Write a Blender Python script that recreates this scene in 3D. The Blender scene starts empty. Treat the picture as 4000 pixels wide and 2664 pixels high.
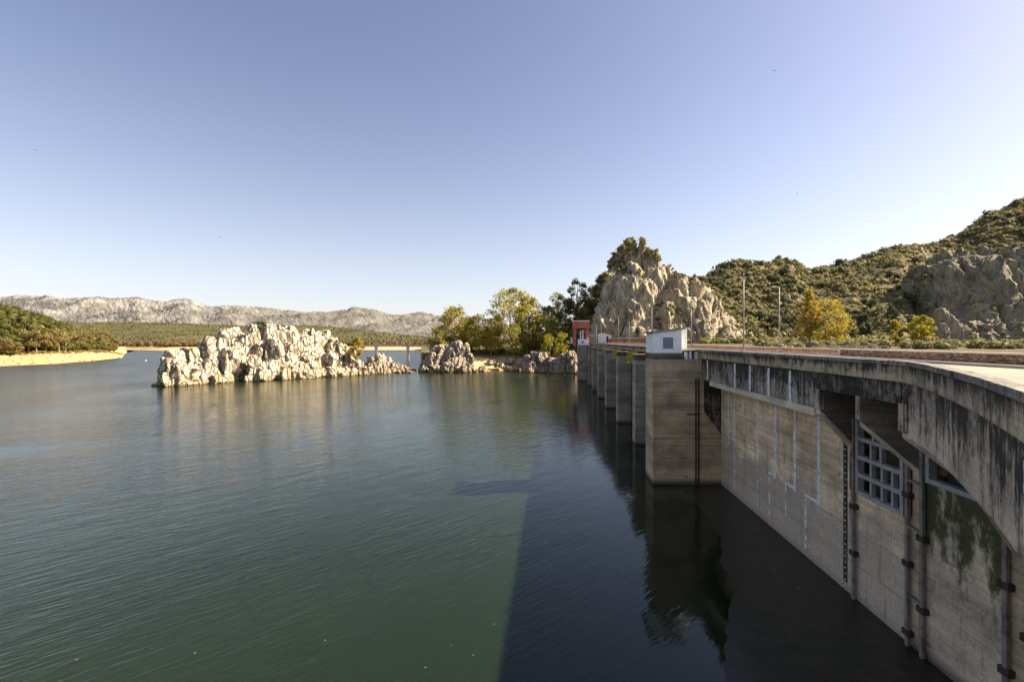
import bpy, bmesh, math, random
import numpy as np
from mathutils import Vector, Matrix

# ------------------------------------------------------------------ camera, sky, sun, exposure
F, HC = 1778.0, 17.7                       # focal length in 4000-px units, eye height above the lake
sc = bpy.context.scene
COL = sc.collection
cam_d = bpy.data.cameras.new('camera'); cam = bpy.data.objects.new('camera', cam_d); COL.objects.link(cam)
cam_d.sensor_width = 36.0; cam_d.lens = 36.0 * F / 4000.0
cam_d.clip_start = 0.1; cam_d.clip_end = 30000
cam.location = (0, 0, HC); cam.rotation_euler = (math.radians(90), 0, 0)
sc.camera = cam

SUN = Vector((24.0, 3.6, 18.7)).normalized()
SUN_EL = math.asin(SUN.z); SUN_AZ = math.atan2(SUN.x, SUN.y)
w = bpy.data.worlds.new('World'); sc.world = w; w.use_nodes = True
nt = w.node_tree; nt.nodes.clear()
sky = nt.nodes.new('ShaderNodeTexSky'); sky.sky_type = 'NISHITA'; sky.sun_disc = False
sky.sun_elevation = SUN_EL; sky.sun_rotation = SUN_AZ
sky.altitude = 400; sky.air_density = 1.0; sky.dust_density = 1.1; sky.ozone_density = 2.0
bg = nt.nodes.new('ShaderNodeBackground'); bg.inputs[1].default_value = 0.079
wo = nt.nodes.new('ShaderNodeOutputWorld')
tint = nt.nodes.new('ShaderNodeMix'); tint.data_type = 'RGBA'; tint.blend_type = 'MULTIPLY'      # daylight white balance
tint.inputs[0].default_value = 1.0; tint.inputs[7].default_value = (1.05, 0.845, 0.79, 1)
nt.links.new(sky.outputs[0], tint.inputs[6]); 
tc = nt.nodes.new('ShaderNodeTexCoord'); sx = nt.nodes.new('ShaderNodeSeparateXYZ'); nt.links.new(tc.outputs['Generated'], sx.inputs[0])
hm = nt.nodes.new('ShaderNodeMath'); hm.operation = 'SUBTRACT'; hm.use_clamp = True; hm.inputs[0].default_value = 1.0; nt.links.new(sx.outputs[2], hm.inputs[1])
hp = nt.nodes.new('ShaderNodeMath'); hp.operation = 'POWER'; nt.links.new(hm.outputs[0], hp.inputs[0]); hp.inputs[1].default_value = 5.0
hf = nt.nodes.new('ShaderNodeMath'); hf.operation = 'MULTIPLY'; nt.links.new(hp.outputs[0], hf.inputs[0]); hf.inputs[1].default_value = 0.8
hz_ = nt.nodes.new('ShaderNodeMix'); hz_.data_type = 'RGBA'; nt.links.new(hf.outputs[0], hz_.inputs[0]); nt.links.new(tint.outputs[2], hz_.inputs[6]); hz_.inputs[7].default_value = (3.9, 4.15, 4.5, 1)
nt.links.new(hz_.outputs[2], bg.inputs[0]); nt.links.new(bg.outputs[0], wo.inputs[0])
sun_d = bpy.data.lights.new('sun', 'SUN'); sun_d.energy = 5.0; sun_d.angle = math.radians(0.7); sun_d.color = (1.0, 0.88, 0.70)
sun = bpy.data.objects.new('sun', sun_d); COL.objects.link(sun); sun.location = (0, 0, 300)
sun.rotation_euler = (-SUN).to_track_quat('-Z', 'Y').to_euler()
vs = sc.view_settings
vs.view_transform = 'Standard'; vs.look = 'None'; vs.gamma = 1.0; vs.use_curve_mapping = False
vs.exposure = 1.48
sc.render.engine = 'CYCLES'
sc.cycles.use_denoising = True
sc.cycles.max_bounces = 6; sc.cycles.diffuse_bounces = 3; sc.cycles.glossy_bounces = 3
sc.cycles.transparent_max_bounces = 4; sc.cycles.caustics_reflective = False; sc.cycles.caustics_refractive = False
try: sc.cycles.sample_clamp_indirect = 6.0
except Exception: pass

# ------------------------------------------------------------------ numpy noise
def _h(ix, iy, iz, s):
    a = (ix.astype(np.int64) * 374761393 + iy.astype(np.int64) * 668265263 + iz.astype(np.int64) * 2147483647 + s * 974634777) & 0xFFFFFFFF
    a = ((a ^ (a >> 13)) * 1274126177) & 0xFFFFFFFF
    a = ((a ^ (a >> 16)) * 2246822519) & 0xFFFFFFFF
    return ((a ^ (a >> 15)) & 0xFFFFFF) / float(0xFFFFFF)
def vnoise(P, s=0):
    i = np.floor(P).astype(np.int64); f = P - i; f = f * f * (3 - 2 * f)
    r = 0
    for dx in (0, 1):
        for dy in (0, 1):
            for dz in (0, 1):
                wgt = (f[:, 0] if dx else 1 - f[:, 0]) * (f[:, 1] if dy else 1 - f[:, 1]) * (f[:, 2] if dz else 1 - f[:, 2])
                r = r + wgt * _h(i[:, 0] + dx, i[:, 1] + dy, i[:, 2] + dz, s)
    return r * 2 - 1
def fbm(P, o=4, s=0, g=0.5, ridged=False):
    r = np.zeros(len(P)); a = 1.0; t = 0
    for k in range(o):
        n = vnoise(P * (2.03 ** k) + 17.3 * k, s + k)
        r += a * ((1 - 2 * np.abs(n)) if ridged else n); t += a; a *= g
    return r / t
def worley(P, s=0):
    i = np.floor(P).astype(np.int64)
    f1 = np.full(len(P), 9.0); f2 = np.full(len(P), 9.0); idv = np.zeros(len(P))
    for dx in (-1, 0, 1):
        for dy in (-1, 0, 1):
            for dz in (-1, 0, 1):
                cx, cy, cz = i[:, 0] + dx, i[:, 1] + dy, i[:, 2] + dz
                d = np.sqrt((cx + _h(cx, cy, cz, s) - P[:, 0]) ** 2 + (cy + _h(cx, cy, cz, s + 1) - P[:, 1]) ** 2 + (cz + _h(cx, cy, cz, s + 2) - P[:, 2]) ** 2)
                m = d < f1
                f2 = np.where(m, f1, np.minimum(f2, d)); idv = np.where(m, _h(cx, cy, cz, s + 3), idv); f1 = np.where(m, d, f1)
    return f1, f2, idv

def facets(P, s=0, bias=0.0):
    """angular blocks: each cell is a plane with its own offset and tilt"""
    fl = np.floor(P); i = fl.astype(np.int64).astype(np.uint64); fr = P - fl
    f1 = np.full(len(P), 9.0); val = np.zeros(len(P)); U = np.uint64; M9 = U(511)
    for dx in (-1, 0, 1):
        for dy in (-1, 0, 1):
            for dz in (-1, 0, 1):
                a = (i[:, 0] + U(dx % 2 ** 64)) * U(0x9E3779B97F4A7C15) + (i[:, 1] + U(dy % 2 ** 64)) * U(0xC2B2AE3D27D4EB4F) + (i[:, 2] + U(dz % 2 ** 64)) * U(0x165667B19E3779F9) + U(s * 7919 + 12345)
                a ^= a >> U(29); a *= U(0xBF58476D1CE4E5B9); a ^= a >> U(32); a *= U(0x94D049BB133111EB); a ^= a >> U(31)
                q = [((a >> U(9 * k_)) & M9).astype(np.float64) * (1 / 511.0) for k_ in range(7)]
                ox, oy, oz = fr[:, 0] - dx - q[0], fr[:, 1] - dy - q[1], fr[:, 2] - dz - q[2]
                dd = ox * ox + oy * oy + oz * oz; m = dd < f1
                v = (q[3] - 0.5) + 1.3 * ((q[4] - 0.5) * ox + (q[5] - 0.5) * oy + (q[6] - 0.5) * oz) - bias * ox
                val = np.where(m, v, val); f1 = np.where(m, dd, f1)
    return val

# ------------------------------------------------------------------ object helpers
ABS = {}
def link(o, parent=None):
    COL.objects.link(o)
    if parent is not None: o.parent = parent
    return o
def tag(o, label=None, cat=None, group=None, kind=None):
    if label: o['label'] = label
    if cat: o['category'] = cat
    if group: o['group'] = group
    if kind: o['kind'] = kind
    return o
def thing(name, loc, label, cat, group=None):
    o = bpy.data.objects.new(name, None); o.empty_display_size = 0.3
    o.location = loc; link(o); ABS[o.name] = Vector(loc)
    return tag(o, label, cat, group)
def np_mesh(name, V, quads=None, tris=None, smooth=False):
    me = bpy.data.meshes.new(name)
    V = np.asarray(V, dtype=np.float32)
    nq = 0 if quads is None else len(quads); ntr = 0 if tris is None else len(tris)
    me.vertices.add(len(V)); me.vertices.foreach_set('co', V.ravel())
    idx = []
    if nq: idx.append(np.asarray(quads, dtype=np.int32).ravel())
    if ntr: idx.append(np.asarray(tris, dtype=np.int32).ravel())
    idx = np.concatenate(idx)
    me.loops.add(len(idx)); me.loops.foreach_set('vertex_index', idx)
    st = np.concatenate([np.arange(nq) * 4, nq * 4 + np.arange(ntr) * 3]).astype(np.int32)
    me.polygons.add(nq + ntr); me.polygons.foreach_set('loop_start', st)
    me.update(calc_edges=True); me.validate()
    if smooth: me.polygons.foreach_set('use_smooth', np.ones(nq + ntr, dtype=bool))
    return me
def obj_np(name, V, quads=None, tris=None, mat=None, parent=None, smooth=False):
    V = np.asarray(V, dtype=np.float64)
    if parent is not None: V = V - np.array(ABS[parent.name])
    me = np_mesh(name, V, quads, tris, smooth)
    if mat: me.materials.append(mat)
    o = bpy.data.objects.new(name, me); link(o, parent)
    ABS[o.name] = ABS[parent.name] if parent is not None else Vector((0, 0, 0))
    return o
BOXQ = [(0, 3, 2, 1), (4, 5, 6, 7), (0, 1, 5, 4), (1, 2, 6, 5), (2, 3, 7, 6), (3, 0, 4, 7)]
class MB:
    def __init__(s): s.v = []; s.f = []
    def hexa(s, pts):
        b = len(s.v); s.v += [tuple(p) for p in pts]; s.f += [tuple(b + i for i in q) for q in BOXQ]; return s
    def box(s, x0, x1, y0, y1, z0, z1):
        return s.hexa([(x0, y0, z0), (x1, y0, z0), (x1, y1, z0), (x0, y1, z0), (x0, y0, z1), (x1, y0, z1), (x1, y1, z1), (x0, y1, z1)])
    def dbox(s, c0, c1, y0, y1, z0, z1):            # box in dam coordinates (c across, y along)
        return s.hexa([d(c0, y0, z0), d(c1, y0, z0), d(c1, y1, z0), d(c0, y1, z0), d(c0, y0, z1), d(c1, y0, z1), d(c1, y1, z1), d(c0, y1, z1)])
    def prism(s, poly, off):                        # poly: 3D points, extruded by vector off
        b = len(s.v); n = len(poly); off = Vector(off)
        s.v += [tuple(p) for p in poly] + [tuple(Vector(p) + off) for p in poly]
        s.f.append(tuple(range(b, b + n))); s.f.append(tuple(range(b + 2 * n - 1, b + n - 1, -1)))
        for i in range(n):
            j = (i + 1) % n; s.f.append((b + j, b + i, b + n + i, b + n + j))
        return s
    def tube(s, pts, radii, n=8, cap=True):
        pts = [Vector(p) for p in pts]
        if not hasattr(radii, '__len__'): radii = [radii] * len(pts)
        b = len(s.v)
        for k, p in enumerate(pts):
            t = (pts[min(k + 1, len(pts) - 1)] - pts[max(k - 1, 0)]).normalized()
            a = t.cross(Vector((0, 0, 1))) if abs(t.z) < 0.9 else t.cross(Vector((1, 0, 0)))
            a.normalize(); c = t.cross(a)
            for i in range(n):
                an = 2 * math.pi * i / n
                s.v.append(tuple(p + (a * math.cos(an) + c * math.sin(an)) * radii[k]))
        for k in range(len(pts) - 1):
            for i in range(n):
                j = (i + 1) % n
                s.f.append((b + k * n + i, b + k * n + j, b + (k + 1) * n + j, b + (k + 1) * n + i))
        if cap:
            s.f.append(tuple(b + i for i in range(n))[::-1]); e = b + (len(pts) - 1) * n
            s.f.append(tuple(e + i for i in range(n)))
        return s
    def bar(s, p, q, wx, wz):                       # rectangular bar from p to q
        p, q = Vector(p), Vector(q); t = (q - p).normalized()
        a = t.cross(Vector((0, 0, 1)))
        if a.length < 1e-3: a = Vector((1, 0, 0))
        a.normalize(); c = a.cross(t); a *= wx / 2; c *= wz / 2
        return s.hexa([p - a - c, p + a - c, q + a - c, q - a - c, p - a + c, p + a + c, q + a + c, q - a + c])
    def build(s, name, mat, parent=None, smooth=False, bevel=0.0):
        me = bpy.data.meshes.new(name)
        L = Vector((0, 0, 0)) if parent is None else ABS[parent.name]
        me.from_pydata([(v[0] - L.x, v[1] - L.y, v[2] - L.z) for v in s.v], [], s.f)
        if mat: me.materials.append(mat)
        bm = bmesh.new(); bm.from_mesh(me); bmesh.ops.recalc_face_normals(bm, faces=bm.faces)
        if bevel: bmesh.ops.bevel(bm, geom=bm.edges[:], offset=bevel, segments=1, affect='EDGES', clamp_overlap=True)
        bm.to_mesh(me); bm.free()
        if smooth: me.polygons.foreach_set('use_smooth', np.ones(len(me.polygons), dtype=bool))
        o = bpy.data.objects.new(name, me); link(o, parent); ABS[o.name] = L
        return o
TA = 0.0888
def d(c, y, z): return (c + TA * y, y, z)
def hz(h): return HC - h                              # height h below the eye
def px(x, y, Y): return ((x - 2000) / F * Y, Y, HC - (y - 1332) / F * Y)

# ------------------------------------------------------------------ materials
class N:
    def __init__(s, name):
        s.m = bpy.data.materials.new(name); s.m.use_nodes = True; s.t = s.m.node_tree; s.t.nodes.clear()
        s.o = s.t.nodes.new('ShaderNodeOutputMaterial')
        s.geo = s.t.nodes.new('ShaderNodeNewGeometry')
    def n(s, typ, **kw):
        x = s.t.nodes.new(typ)
        for k, v in kw.items(): setattr(x, k, v)
        return x
    def l(s, a, b): s.t.links.new(a, b)
    def put(s, sock, v):
        if isinstance(v, bpy.types.NodeSocket): s.l(v, sock)
        elif hasattr(v, '__len__') and len(v) == 3 and sock.type == 'RGBA': sock.default_value = (*v, 1)
        else: sock.default_value = v
    def scaled(s, sx, sy, sz, rot=(0, 0, 0)):
        m = s.n('ShaderNodeMapping'); s.l(s.geo.outputs['Position'], m.inputs[0])
        m.inputs[3].default_value = (sx, sy, sz); m.inputs[2].default_value = rot
        return m.outputs[0]
    def aniso(s, sx, sy, deg):
        m1 = s.n('ShaderNodeMapping'); s.l(s.geo.outputs['Position'], m1.inputs[0]); m1.inputs[2].default_value = (0, 0, math.radians(deg))
        m2 = s.n('ShaderNodeMapping'); s.l(m1.outputs[0], m2.inputs[0]); m2.inputs[3].default_value = (sx, sy, 1)
        return m2.outputs[0]
    def noise(s, co, scale=1, detail=4, rough=0.55, dist=0.0):
        x = s.n('ShaderNodeTexNoise'); s.l(co, x.inputs['Vector'])
        x.inputs['Scale'].default_value = scale; x.inputs['Detail'].default_value = detail
        x.inputs['Roughness'].default_value = rough; x.inputs['Distortion'].default_value = dist
        return x.outputs[0]
    def voro(s, co, scale=1, feature='F1'):
        x = s.n('ShaderNodeTexVoronoi', feature=feature); s.l(co, x.inputs['Vector']); x.inputs['Scale'].default_value = scale
        return x
    def ramp(s, fac, stops, interp='LINEAR'):
        x = s.n('ShaderNodeValToRGB'); s.l(fac, x.inputs[0]); cr = x.color_ramp; cr.interpolation = interp
        while len(cr.elements) > 1: cr.elements.remove(cr.elements[-1])
        for i, (p, c) in enumerate(stops):
            e = cr.elements[0] if i == 0 else cr.elements.new(p)
            e.position = p; e.color = (*c, 1) if hasattr(c, '__len__') else (c, c, c, 1)
        return x.outputs[0]
    def mix(s, f, a, b, bt='MIX'):
        x = s.n('ShaderNodeMix', data_type='RGBA', blend_type=bt)
        s.put(x.inputs[0], f); s.put(x.inputs[6], a); s.put(x.inputs[7], b)
        return x.outputs[2]
    def math(s, op, a, b=0.0, clamp=False):
        x = s.n('ShaderNodeMath', operation=op, use_clamp=clamp); s.put(x.inputs[0], a); s.put(x.inputs[1], b)
        return x.outputs[0]
    def mr(s, v, a, b, c=0.0, e=1.0):
        x = s.n('ShaderNodeMapRange'); s.put(x.inputs[0], v)
        for i, q in enumerate((a, b, c, e)): x.inputs[1 + i].default_value = q
        return x.outputs[0]
    def xyz(s):
        x = s.n('ShaderNodeSeparateXYZ'); s.l(s.geo.outputs['Position'], x.inputs[0]); return x.outputs
    def bump(s, h, strength=0.5, dist=0.05, normal=None):
        x = s.n('ShaderNodeBump'); s.put(x.inputs['Height'], h)
        x.inputs['Strength'].default_value = strength; x.inputs['Distance'].default_value = dist
        if normal is not None: s.l(normal, x.inputs['Normal'])
        return x.outputs[0]
    def bsdf(s, col, rough=0.85, normal=None, metal=0.0, spec=0.3, **kw):
        x = s.n('ShaderNodeBsdfPrincipled'); s.put(x.inputs['Base Color'], col); s.put(x.inputs['Roughness'], rough)
        x.inputs['Metallic'].default_value = metal; x.inputs['Specular IOR Level'].default_value = spec
        if normal is not None: s.l(normal, x.inputs['Normal'])
        for k, v in kw.items(): s.put(x.inputs[k], v)
        s.l(x.outputs[0], s.o.inputs[0]); s.b = x
        return s.m

def m_flat(name, col, rough=0.7, var=0.12, scale=3.0, metal=0.0, bump=0.0, spec=0.3):
    k = N(name); n = k.noise(k.scaled(1, 1, 1), scale, 5, 0.6)
    dark = tuple(c * (1 - 2.2 * var) for c in col); lite = tuple(min(1, c * (1 + 1.6 * var)) for c in col)
    c = k.ramp(n, [(0.3, dark), (0.5, col), (0.72, lite)])
    nm = k.bump(n, bump, 0.03) if bump else None
    return k.bsdf(c, rough, nm, metal, spec)

def m_concrete(name, base=(0.30, 0.255, 0.20), stain=0.45, stain_col=(0.022, 0.02, 0.017), boards=0.6, light=0.35, wet=False, moss=0.0, streak=2.2, grad=None, lifts=False):
    k = N(name); X, Y, Z = k.xyz()
    # horizontal shuttering boards
    bz = k.math('MULTIPLY', Z, 5.2); fl = k.math('FLOOR', bz); fr = k.math('FRACT', bz)
    cmb = k.n('ShaderNodeCombineXYZ'); k.l(fl, cmb.inputs[2]); k.l(k.math('FLOOR', k.math('MULTIPLY', Y, 0.28)), cmb.inputs[1])
    wn = k.n('ShaderNodeTexWhiteNoise', noise_dimensions='3D'); k.l(cmb.outputs[0], wn.inputs[0])
    bn = k.noise(k.scaled(0.5, 0.5, 9.0), 1.0, 4, 0.6)
    big = k.noise(k.scaled(1, 1, 1.6), 0.35, 5, 0.6)
    fine = k.noise(k.scaled(1, 1, 1), 5.0, 6, 0.65)
    dk = tuple(c * 0.62 for c in base); lt = tuple(min(1, c * 1.35) for c in base)
    c = k.ramp(big, [(0.3, dk), (0.5, base), (0.7, lt)])
    bmix = k.ramp(k.math('ADD', k.math('MULTIPLY', bn, 0.65), k.math('MULTIPLY', wn.outputs[0], 0.35)), [(0.25, 0.55), (0.5, 1.0), (0.75, 1.25)])
    c = k.mix(boards, c, bmix, 'MULTIPLY')
    c = k.mix(0.5, c, k.ramp(fine, [(0.25, 0.45), (0.5, 1.0), (0.8, 1.35)]), 'MULTIPLY')
    band = k.noise(k.scaled(0.012, 0.012, 0.55), 1.0, 3, 0.6); c = k.mix(boards, c, k.ramp(band, [(0.35, 0.62), (0.5, 1.0), (0.65, 1.3)]), 'MULTIPLY')
    # pale lime bloom
    li = k.noise(k.scaled(0.7, 0.7, 0.22), 1.1, 5, 0.7)
    c = k.mix(k.mr(li, 0.56, 0.75, 0, light), c, (0.46, 0.42, 0.37))
    # black vertical streaks
    st = k.noise(k.scaled(streak, streak, 0.16), 1.0, 6, 0.72, 0.4)
    st2 = k.noise(k.scaled(1, 1, 0.7), 0.6, 5, 0.65)
    st3 = k.noise(k.scaled(streak * 3.1, streak * 3.1, 0.5), 1.0, 5, 0.75, 0.6); st4 = k.noise(k.scaled(1, 1, 1), 2.3, 6, 0.75)
    sv = k.math('ADD', k.math('ADD', k.math('MULTIPLY', st, 0.28), k.math('MULTIPLY', st3, 0.20)), k.math('ADD', k.math('MULTIPLY', st2, 0.27), k.math('MULTIPLY', st4, 0.25)))
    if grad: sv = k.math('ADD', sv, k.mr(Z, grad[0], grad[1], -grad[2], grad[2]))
    sm = k.mr(sv, 0.60 - 0.2 * stain, 0.69 - 0.2 * stain, 0, 0.93)
    if stain > 0: c = k.mix(sm, c, stain_col)
    if wet:                                                   # darker band of damp and slime at the waterline
        wz = k.math('ADD', Z, k.math('MULTIPLY', big, -0.9))
        c = k.mix(k.mr(wz, 0.35, -0.25, 0, 0.75), c, (0.03, 0.03, 0.02))
    if lifts:                                                 # greyer towards the bottom, lift joints, runs
        lo = k.math('ADD', Z, k.math('MULTIPLY', k.math('SUBTRACT', big, 0.5), 7.0))
        c = k.mix(k.mr(lo, 6.6, 4.6, 0, 0.75), c, k.mix(0.6, (0.44, 0.375, 0.29), k.ramp(fine, [(0.3, 0.6), (0.5, 1.0), (0.75, 1.3)]), 'MULTIPLY'))
        lf = k.math('FRACT', k.math('MULTIPLY', Z, 0.43)); lj = k.mr(k.math('ABSOLUTE', k.math('SUBTRACT', lf, 0.5)), 0.482, 0.5, 0, 1)
        c = k.mix(k.math('MULTIPLY', lj, k.mr(big, 0.4, 0.6, 0.15, 0.75)), c, (0.10, 0.08, 0.06))
        run = k.noise(k.scaled(2.2, 2.2, 0.10), 1.0, 5, 0.7, 0.3); c = k.mix(k.mr(run, 0.57, 0.70, 0, 0.65), c, (0.14, 0.105, 0.075))
    if moss:
        mo = k.noise(k.scaled(1.1, 1.1, 0.45), 1.0, 6, 0.7); mo = k.math('ADD', mo, k.mr(Z, 3.0, 9.5, -0.16, 0.12)) if moss > 0.5 else mo
        c = k.mix(k.mr(mo, 0.62 - 0.25 * moss, 0.72 - 0.2 * moss, 0, 0.9), c, k.mix(fine, (0.014, 0.022, 0.006), (0.05, 0.065, 0.014)) if moss > 0.5 else k.mix(fine, (0.05, 0.05, 0.02), (0.12, 0.105, 0.04)))
    joint = k.mr(k.math('ABSOLUTE', k.math('SUBTRACT', fr, 0.5)), 0.42, 0.5, 0, -1)
    hgt = k.math('ADD', k.math('MULTIPLY', fine, 0.8), k.math('ADD', k.math('MULTIPLY', joint, 0.5), k.math('MULTIPLY', wn.outputs[0], 0.35)))
    return k.bsdf(c, 0.9, k.bump(hgt, 0.7, 0.04), spec=0.2)

def m_rock(name, light, mid, dark, ochre, sc_=1.0, ochre_amt=0.5, crack=0.9, lichen=None, bump=1.0, tide=False):
    k = N(name); co = k.scaled(1, 1, 0.55)
    a = k.noise(co, 0.16 * sc_, 6, 0.68, 0.6); b = k.noise(co, 0.75 * sc_, 6, 0.72, 0.3); f = k.noise(k.scaled(1, 1, 1), 2.6 * sc_, 5, 0.7)
    c = k.ramp(k.math('ADD', k.math('MULTIPLY', a, 0.45), k.math('MULTIPLY', b, 0.55)), [(0.36, dark), (0.45, mid), (0.54, light), (0.75, tuple(min(1, x * 1.15) for x in light))])
    oc = k.noise(k.scaled(1, 1, 0.4), 0.22 * sc_, 5, 0.7, 0.5)
    c = k.mix(k.mr(oc, 0.52, 0.64, 0, ochre_amt), c, ochre)
    if lichen:
        c = k.mix(k.mr(k.noise(k.scaled(1.3, 1.3, 0.8), 0.33 * sc_, 5, 0.7), 0.58, 0.66, 0, 0.7), c, lichen)
    if crack < 0.6:                                       # broken, mostly upright cracks
        q1 = k.math('ABSOLUTE', k.math('SUBTRACT', k.noise(k.scaled(1, 1, 0.3), 0.34 * sc_, 4, 0.6, 0.7), 0.5))
        q2 = k.math('ABSOLUTE', k.math('SUBTRACT', k.noise(k.scaled(1, 1, 0.4), 1.0 * sc_, 4, 0.65, 0.5), 0.5))
        c = k.mix(k.mr(q1, 0.0, 0.022, crack, 0), c, tuple(x * 0.3 for x in dark)); c = k.mix(k.mr(q2, 0.0, 0.03, crack, 0), c, tuple(x * 0.4 for x in dark))
        st_ = k.noise(k.scaled(1, 1, 0.12), 0.5 * sc_, 5, 0.7, 0.3); c = k.mix(k.mr(st_, 0.54, 0.66, 0, 0.55), c, tuple(x * 0.7 for x in dark))
    v = k.voro(k.scaled(1, 1, 0.5), 0.55 * sc_, 'DISTANCE_TO_EDGE'); vd = k.math('ADD', v.outputs['Distance'], k.math('MULTIPLY', f, -0.08))
    c = k.mix(k.mr(vd, 0.0, 0.05, crack * 0.8 * (crack >= 0.6), 0), c, tuple(x * 0.35 for x in dark))
    c = k.mix(0.4, c, k.ramp(f, [(0.3, 0.5), (0.5, 1.0), (0.75, 1.2)]), 'MULTIPLY')
    if tide:
        zz = k.math('ADD', k.xyz()[2], k.math('MULTIPLY', k.math('SUBTRACT', b, 0.5), -3.0))
        c = k.mix(k.mr(zz, 4.2, 1.6, 0, 0.5), c, (0.42, 0.31, 0.16)); c = k.mix(k.mr(zz, 0.9, 0.2, 0, 0.8), c, (0.07, 0.055, 0.035))
    hgt = k.math('ADD', k.math('MULTIPLY', b, 0.8), k.math('ADD', k.math('MULTIPLY', f, 0.4), k.mr(vd, 0, 0.12, -0.6 * (crack >= 0.6), 0)))
    return k.bsdf(c, 0.92, k.bump(hgt, 0.9 * bump, 0.9 / sc_), spec=0.15)

def m_leaf(name, cols, scale=0.18, trans=0.25):
    k = N(name)
    rnd = k.geo.outputs['Random Per Island']; n = k.noise(k.scaled(1, 1, 1), scale, 3, 0.6)
    v = k.math('ADD', k.math('MULTIPLY', rnd, 0.45), k.math('MULTIPLY', k.mr(n, 0.3, 0.7), 0.55))
    st = [(i / max(1, len(cols) - 1), c) for i, c in enumerate(cols)]
    c = k.ramp(v, st)
    m = k.bsdf(c, 0.7, spec=0.2)
    tr = k.n('ShaderNodeBsdfTranslucent'); k.l(c, tr.inputs[0])
    mx = k.n('ShaderNodeMixShader'); mx.inputs[0].default_value = trans
    k.l(k.b.outputs[0], mx.inputs[1]); k.l(tr.outputs[0], mx.inputs[2]); k.l(mx.outputs[0], k.o.inputs[0])
    return m

M = {}
M['wall'] = m_concrete('board_marked_concrete', (0.80, 0.59, 0.38), stain=0.36, boards=0.5, light=0.3, wet=True, lifts=True)
M['pier'] = m_concrete('pier_concrete', (0.50, 0.37, 0.235), stain=0.25, boards=0.55, light=0.2, wet=True)
M['pier_far'] = m_concrete('spillway_concrete', (0.36, 0.305, 0.235), stain=0.3, boards=0.5, light=0.35, wet=True)
M['fascia'] = m_concrete('weathered_fascia_concrete', (0.48, 0.375, 0.25), stain=0.8, boards=0.15, light=0.25, streak=3.0, moss=0.2, grad=(15.8, 16.4, 0.05))
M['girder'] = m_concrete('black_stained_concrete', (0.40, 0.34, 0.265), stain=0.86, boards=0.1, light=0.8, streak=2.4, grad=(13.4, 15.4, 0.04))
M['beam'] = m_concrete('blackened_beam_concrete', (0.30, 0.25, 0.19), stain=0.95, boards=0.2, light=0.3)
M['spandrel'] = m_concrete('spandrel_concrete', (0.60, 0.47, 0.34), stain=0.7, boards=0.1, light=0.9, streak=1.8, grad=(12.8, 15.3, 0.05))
M['lip'] = m_concrete('clean_beam_concrete', (0.64, 0.52, 0.37), stain=0.0, boards=0.4, light=0.15)
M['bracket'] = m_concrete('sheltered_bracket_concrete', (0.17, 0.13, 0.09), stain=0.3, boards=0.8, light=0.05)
M['coping'] = m_concrete('coping_concrete', (0.28, 0.25, 0.205), stain=0.62, boards=0.0, light=0.4, streak=4)
M['moss'] = m_concrete('mossy_concrete', (0.55, 0.44, 0.31), stain=0.25, boards=0.5, light=0.25, wet=True, moss=0.75, grad=None)
M['seal'] = m_flat('pale_joint_strip', (0.74, 0.74, 0.74), 0.7, 0.2, 2.5)
M['steel'] = m_flat('grey_gate_steel', (0.35, 0.335, 0.305), 0.55, 0.14, 3.0)
M['plate'] = m_flat('gate_skin_plate', (0.05, 0.05, 0.04), 0.8, 0.25, 1.5)
M['rust'] = m_flat('rusty_steel', (0.055, 0.038, 0.028), 0.8, 0.3, 4.0)
M['pipe'] = m_flat('guide_rail_steel', (0.20, 0.18, 0.155), 0.6, 0.25, 2.0)
M['dark'] = m_flat('dark_steel', (0.03, 0.028, 0.026), 0.7, 0.2, 3.0)
M['white'] = m_flat('white_render', (0.88, 0.87, 0.85), 0.85, 0.05, 1.3, bump=0.1)
M['trim'] = m_flat('white_trim', (0.80, 0.79, 0.77), 0.7, 0.05, 2)
M['roof'] = m_flat('grey_green_roof', (0.20, 0.21, 0.18), 0.85, 0.15, 2)
M['louvre'] = m_flat('grey_louvre', (0.26, 0.27, 0.31), 0.5, 0.1, 3)
M['red'] = m_flat('red_gantry_paint', (0.46, 0.13, 0.085), 0.7, 0.15, 0.8)
M['yellow'] = m_flat('yellow_paint', (0.46, 0.38, 0.04), 0.6, 0.2, 1.5)
M['galv'] = m_flat('galvanised_pole', (0.33, 0.30, 0.26), 0.45, 0.1, 1.5)
M['lamp'] = m_flat('lamp_head', (0.55, 0.54, 0.50), 0.5, 0.08, 2)
M['rail'] = m_flat('cream_rail_concrete', (0.62, 0.55, 0.45), 0.85, 0.1, 2)
M['balu'] = m_flat('brown_baluster', (0.52, 0.30, 0.18), 0.85, 0.2, 2)
M['mortar'] = m_flat('mortar', (0.26, 0.18, 0.13), 0.95, 0.15, 5, bump=0.3)
k = N('worn_pale_road'); n = k.noise(k.scaled(1, 1, 1), 0.35, 6, 0.65, 0.4); f = k.noise(k.scaled(1, 1, 1), 30.0, 3, 0.7)
c = k.ramp(n, [(0.32, (0.20, 0.17, 0.13)), (0.45, (0.30, 0.26, 0.20)), (0.56, (0.36, 0.315, 0.25)), (0.7, (0.29, 0.24, 0.17))])
c = k.mix(0.6, c, k.ramp(f, [(0.3, 0.55), (0.5, 1.0), (0.72, 1.35)]), 'MULTIPLY')
cr_ = k.math('ABSOLUTE', k.math('SUBTRACT', k.noise(k.scaled(1, 1, 1), 0.5, 4, 0.6, 1.2), 0.5)); c = k.mix(k.mr(cr_, 0.0, 0.006, 0.6, 0), c, (0.06, 0.05, 0.04))
M['road'] = k.bsdf(c, 0.95, k.bump(f, 0.25, 0.01), spec=0.2)
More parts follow.
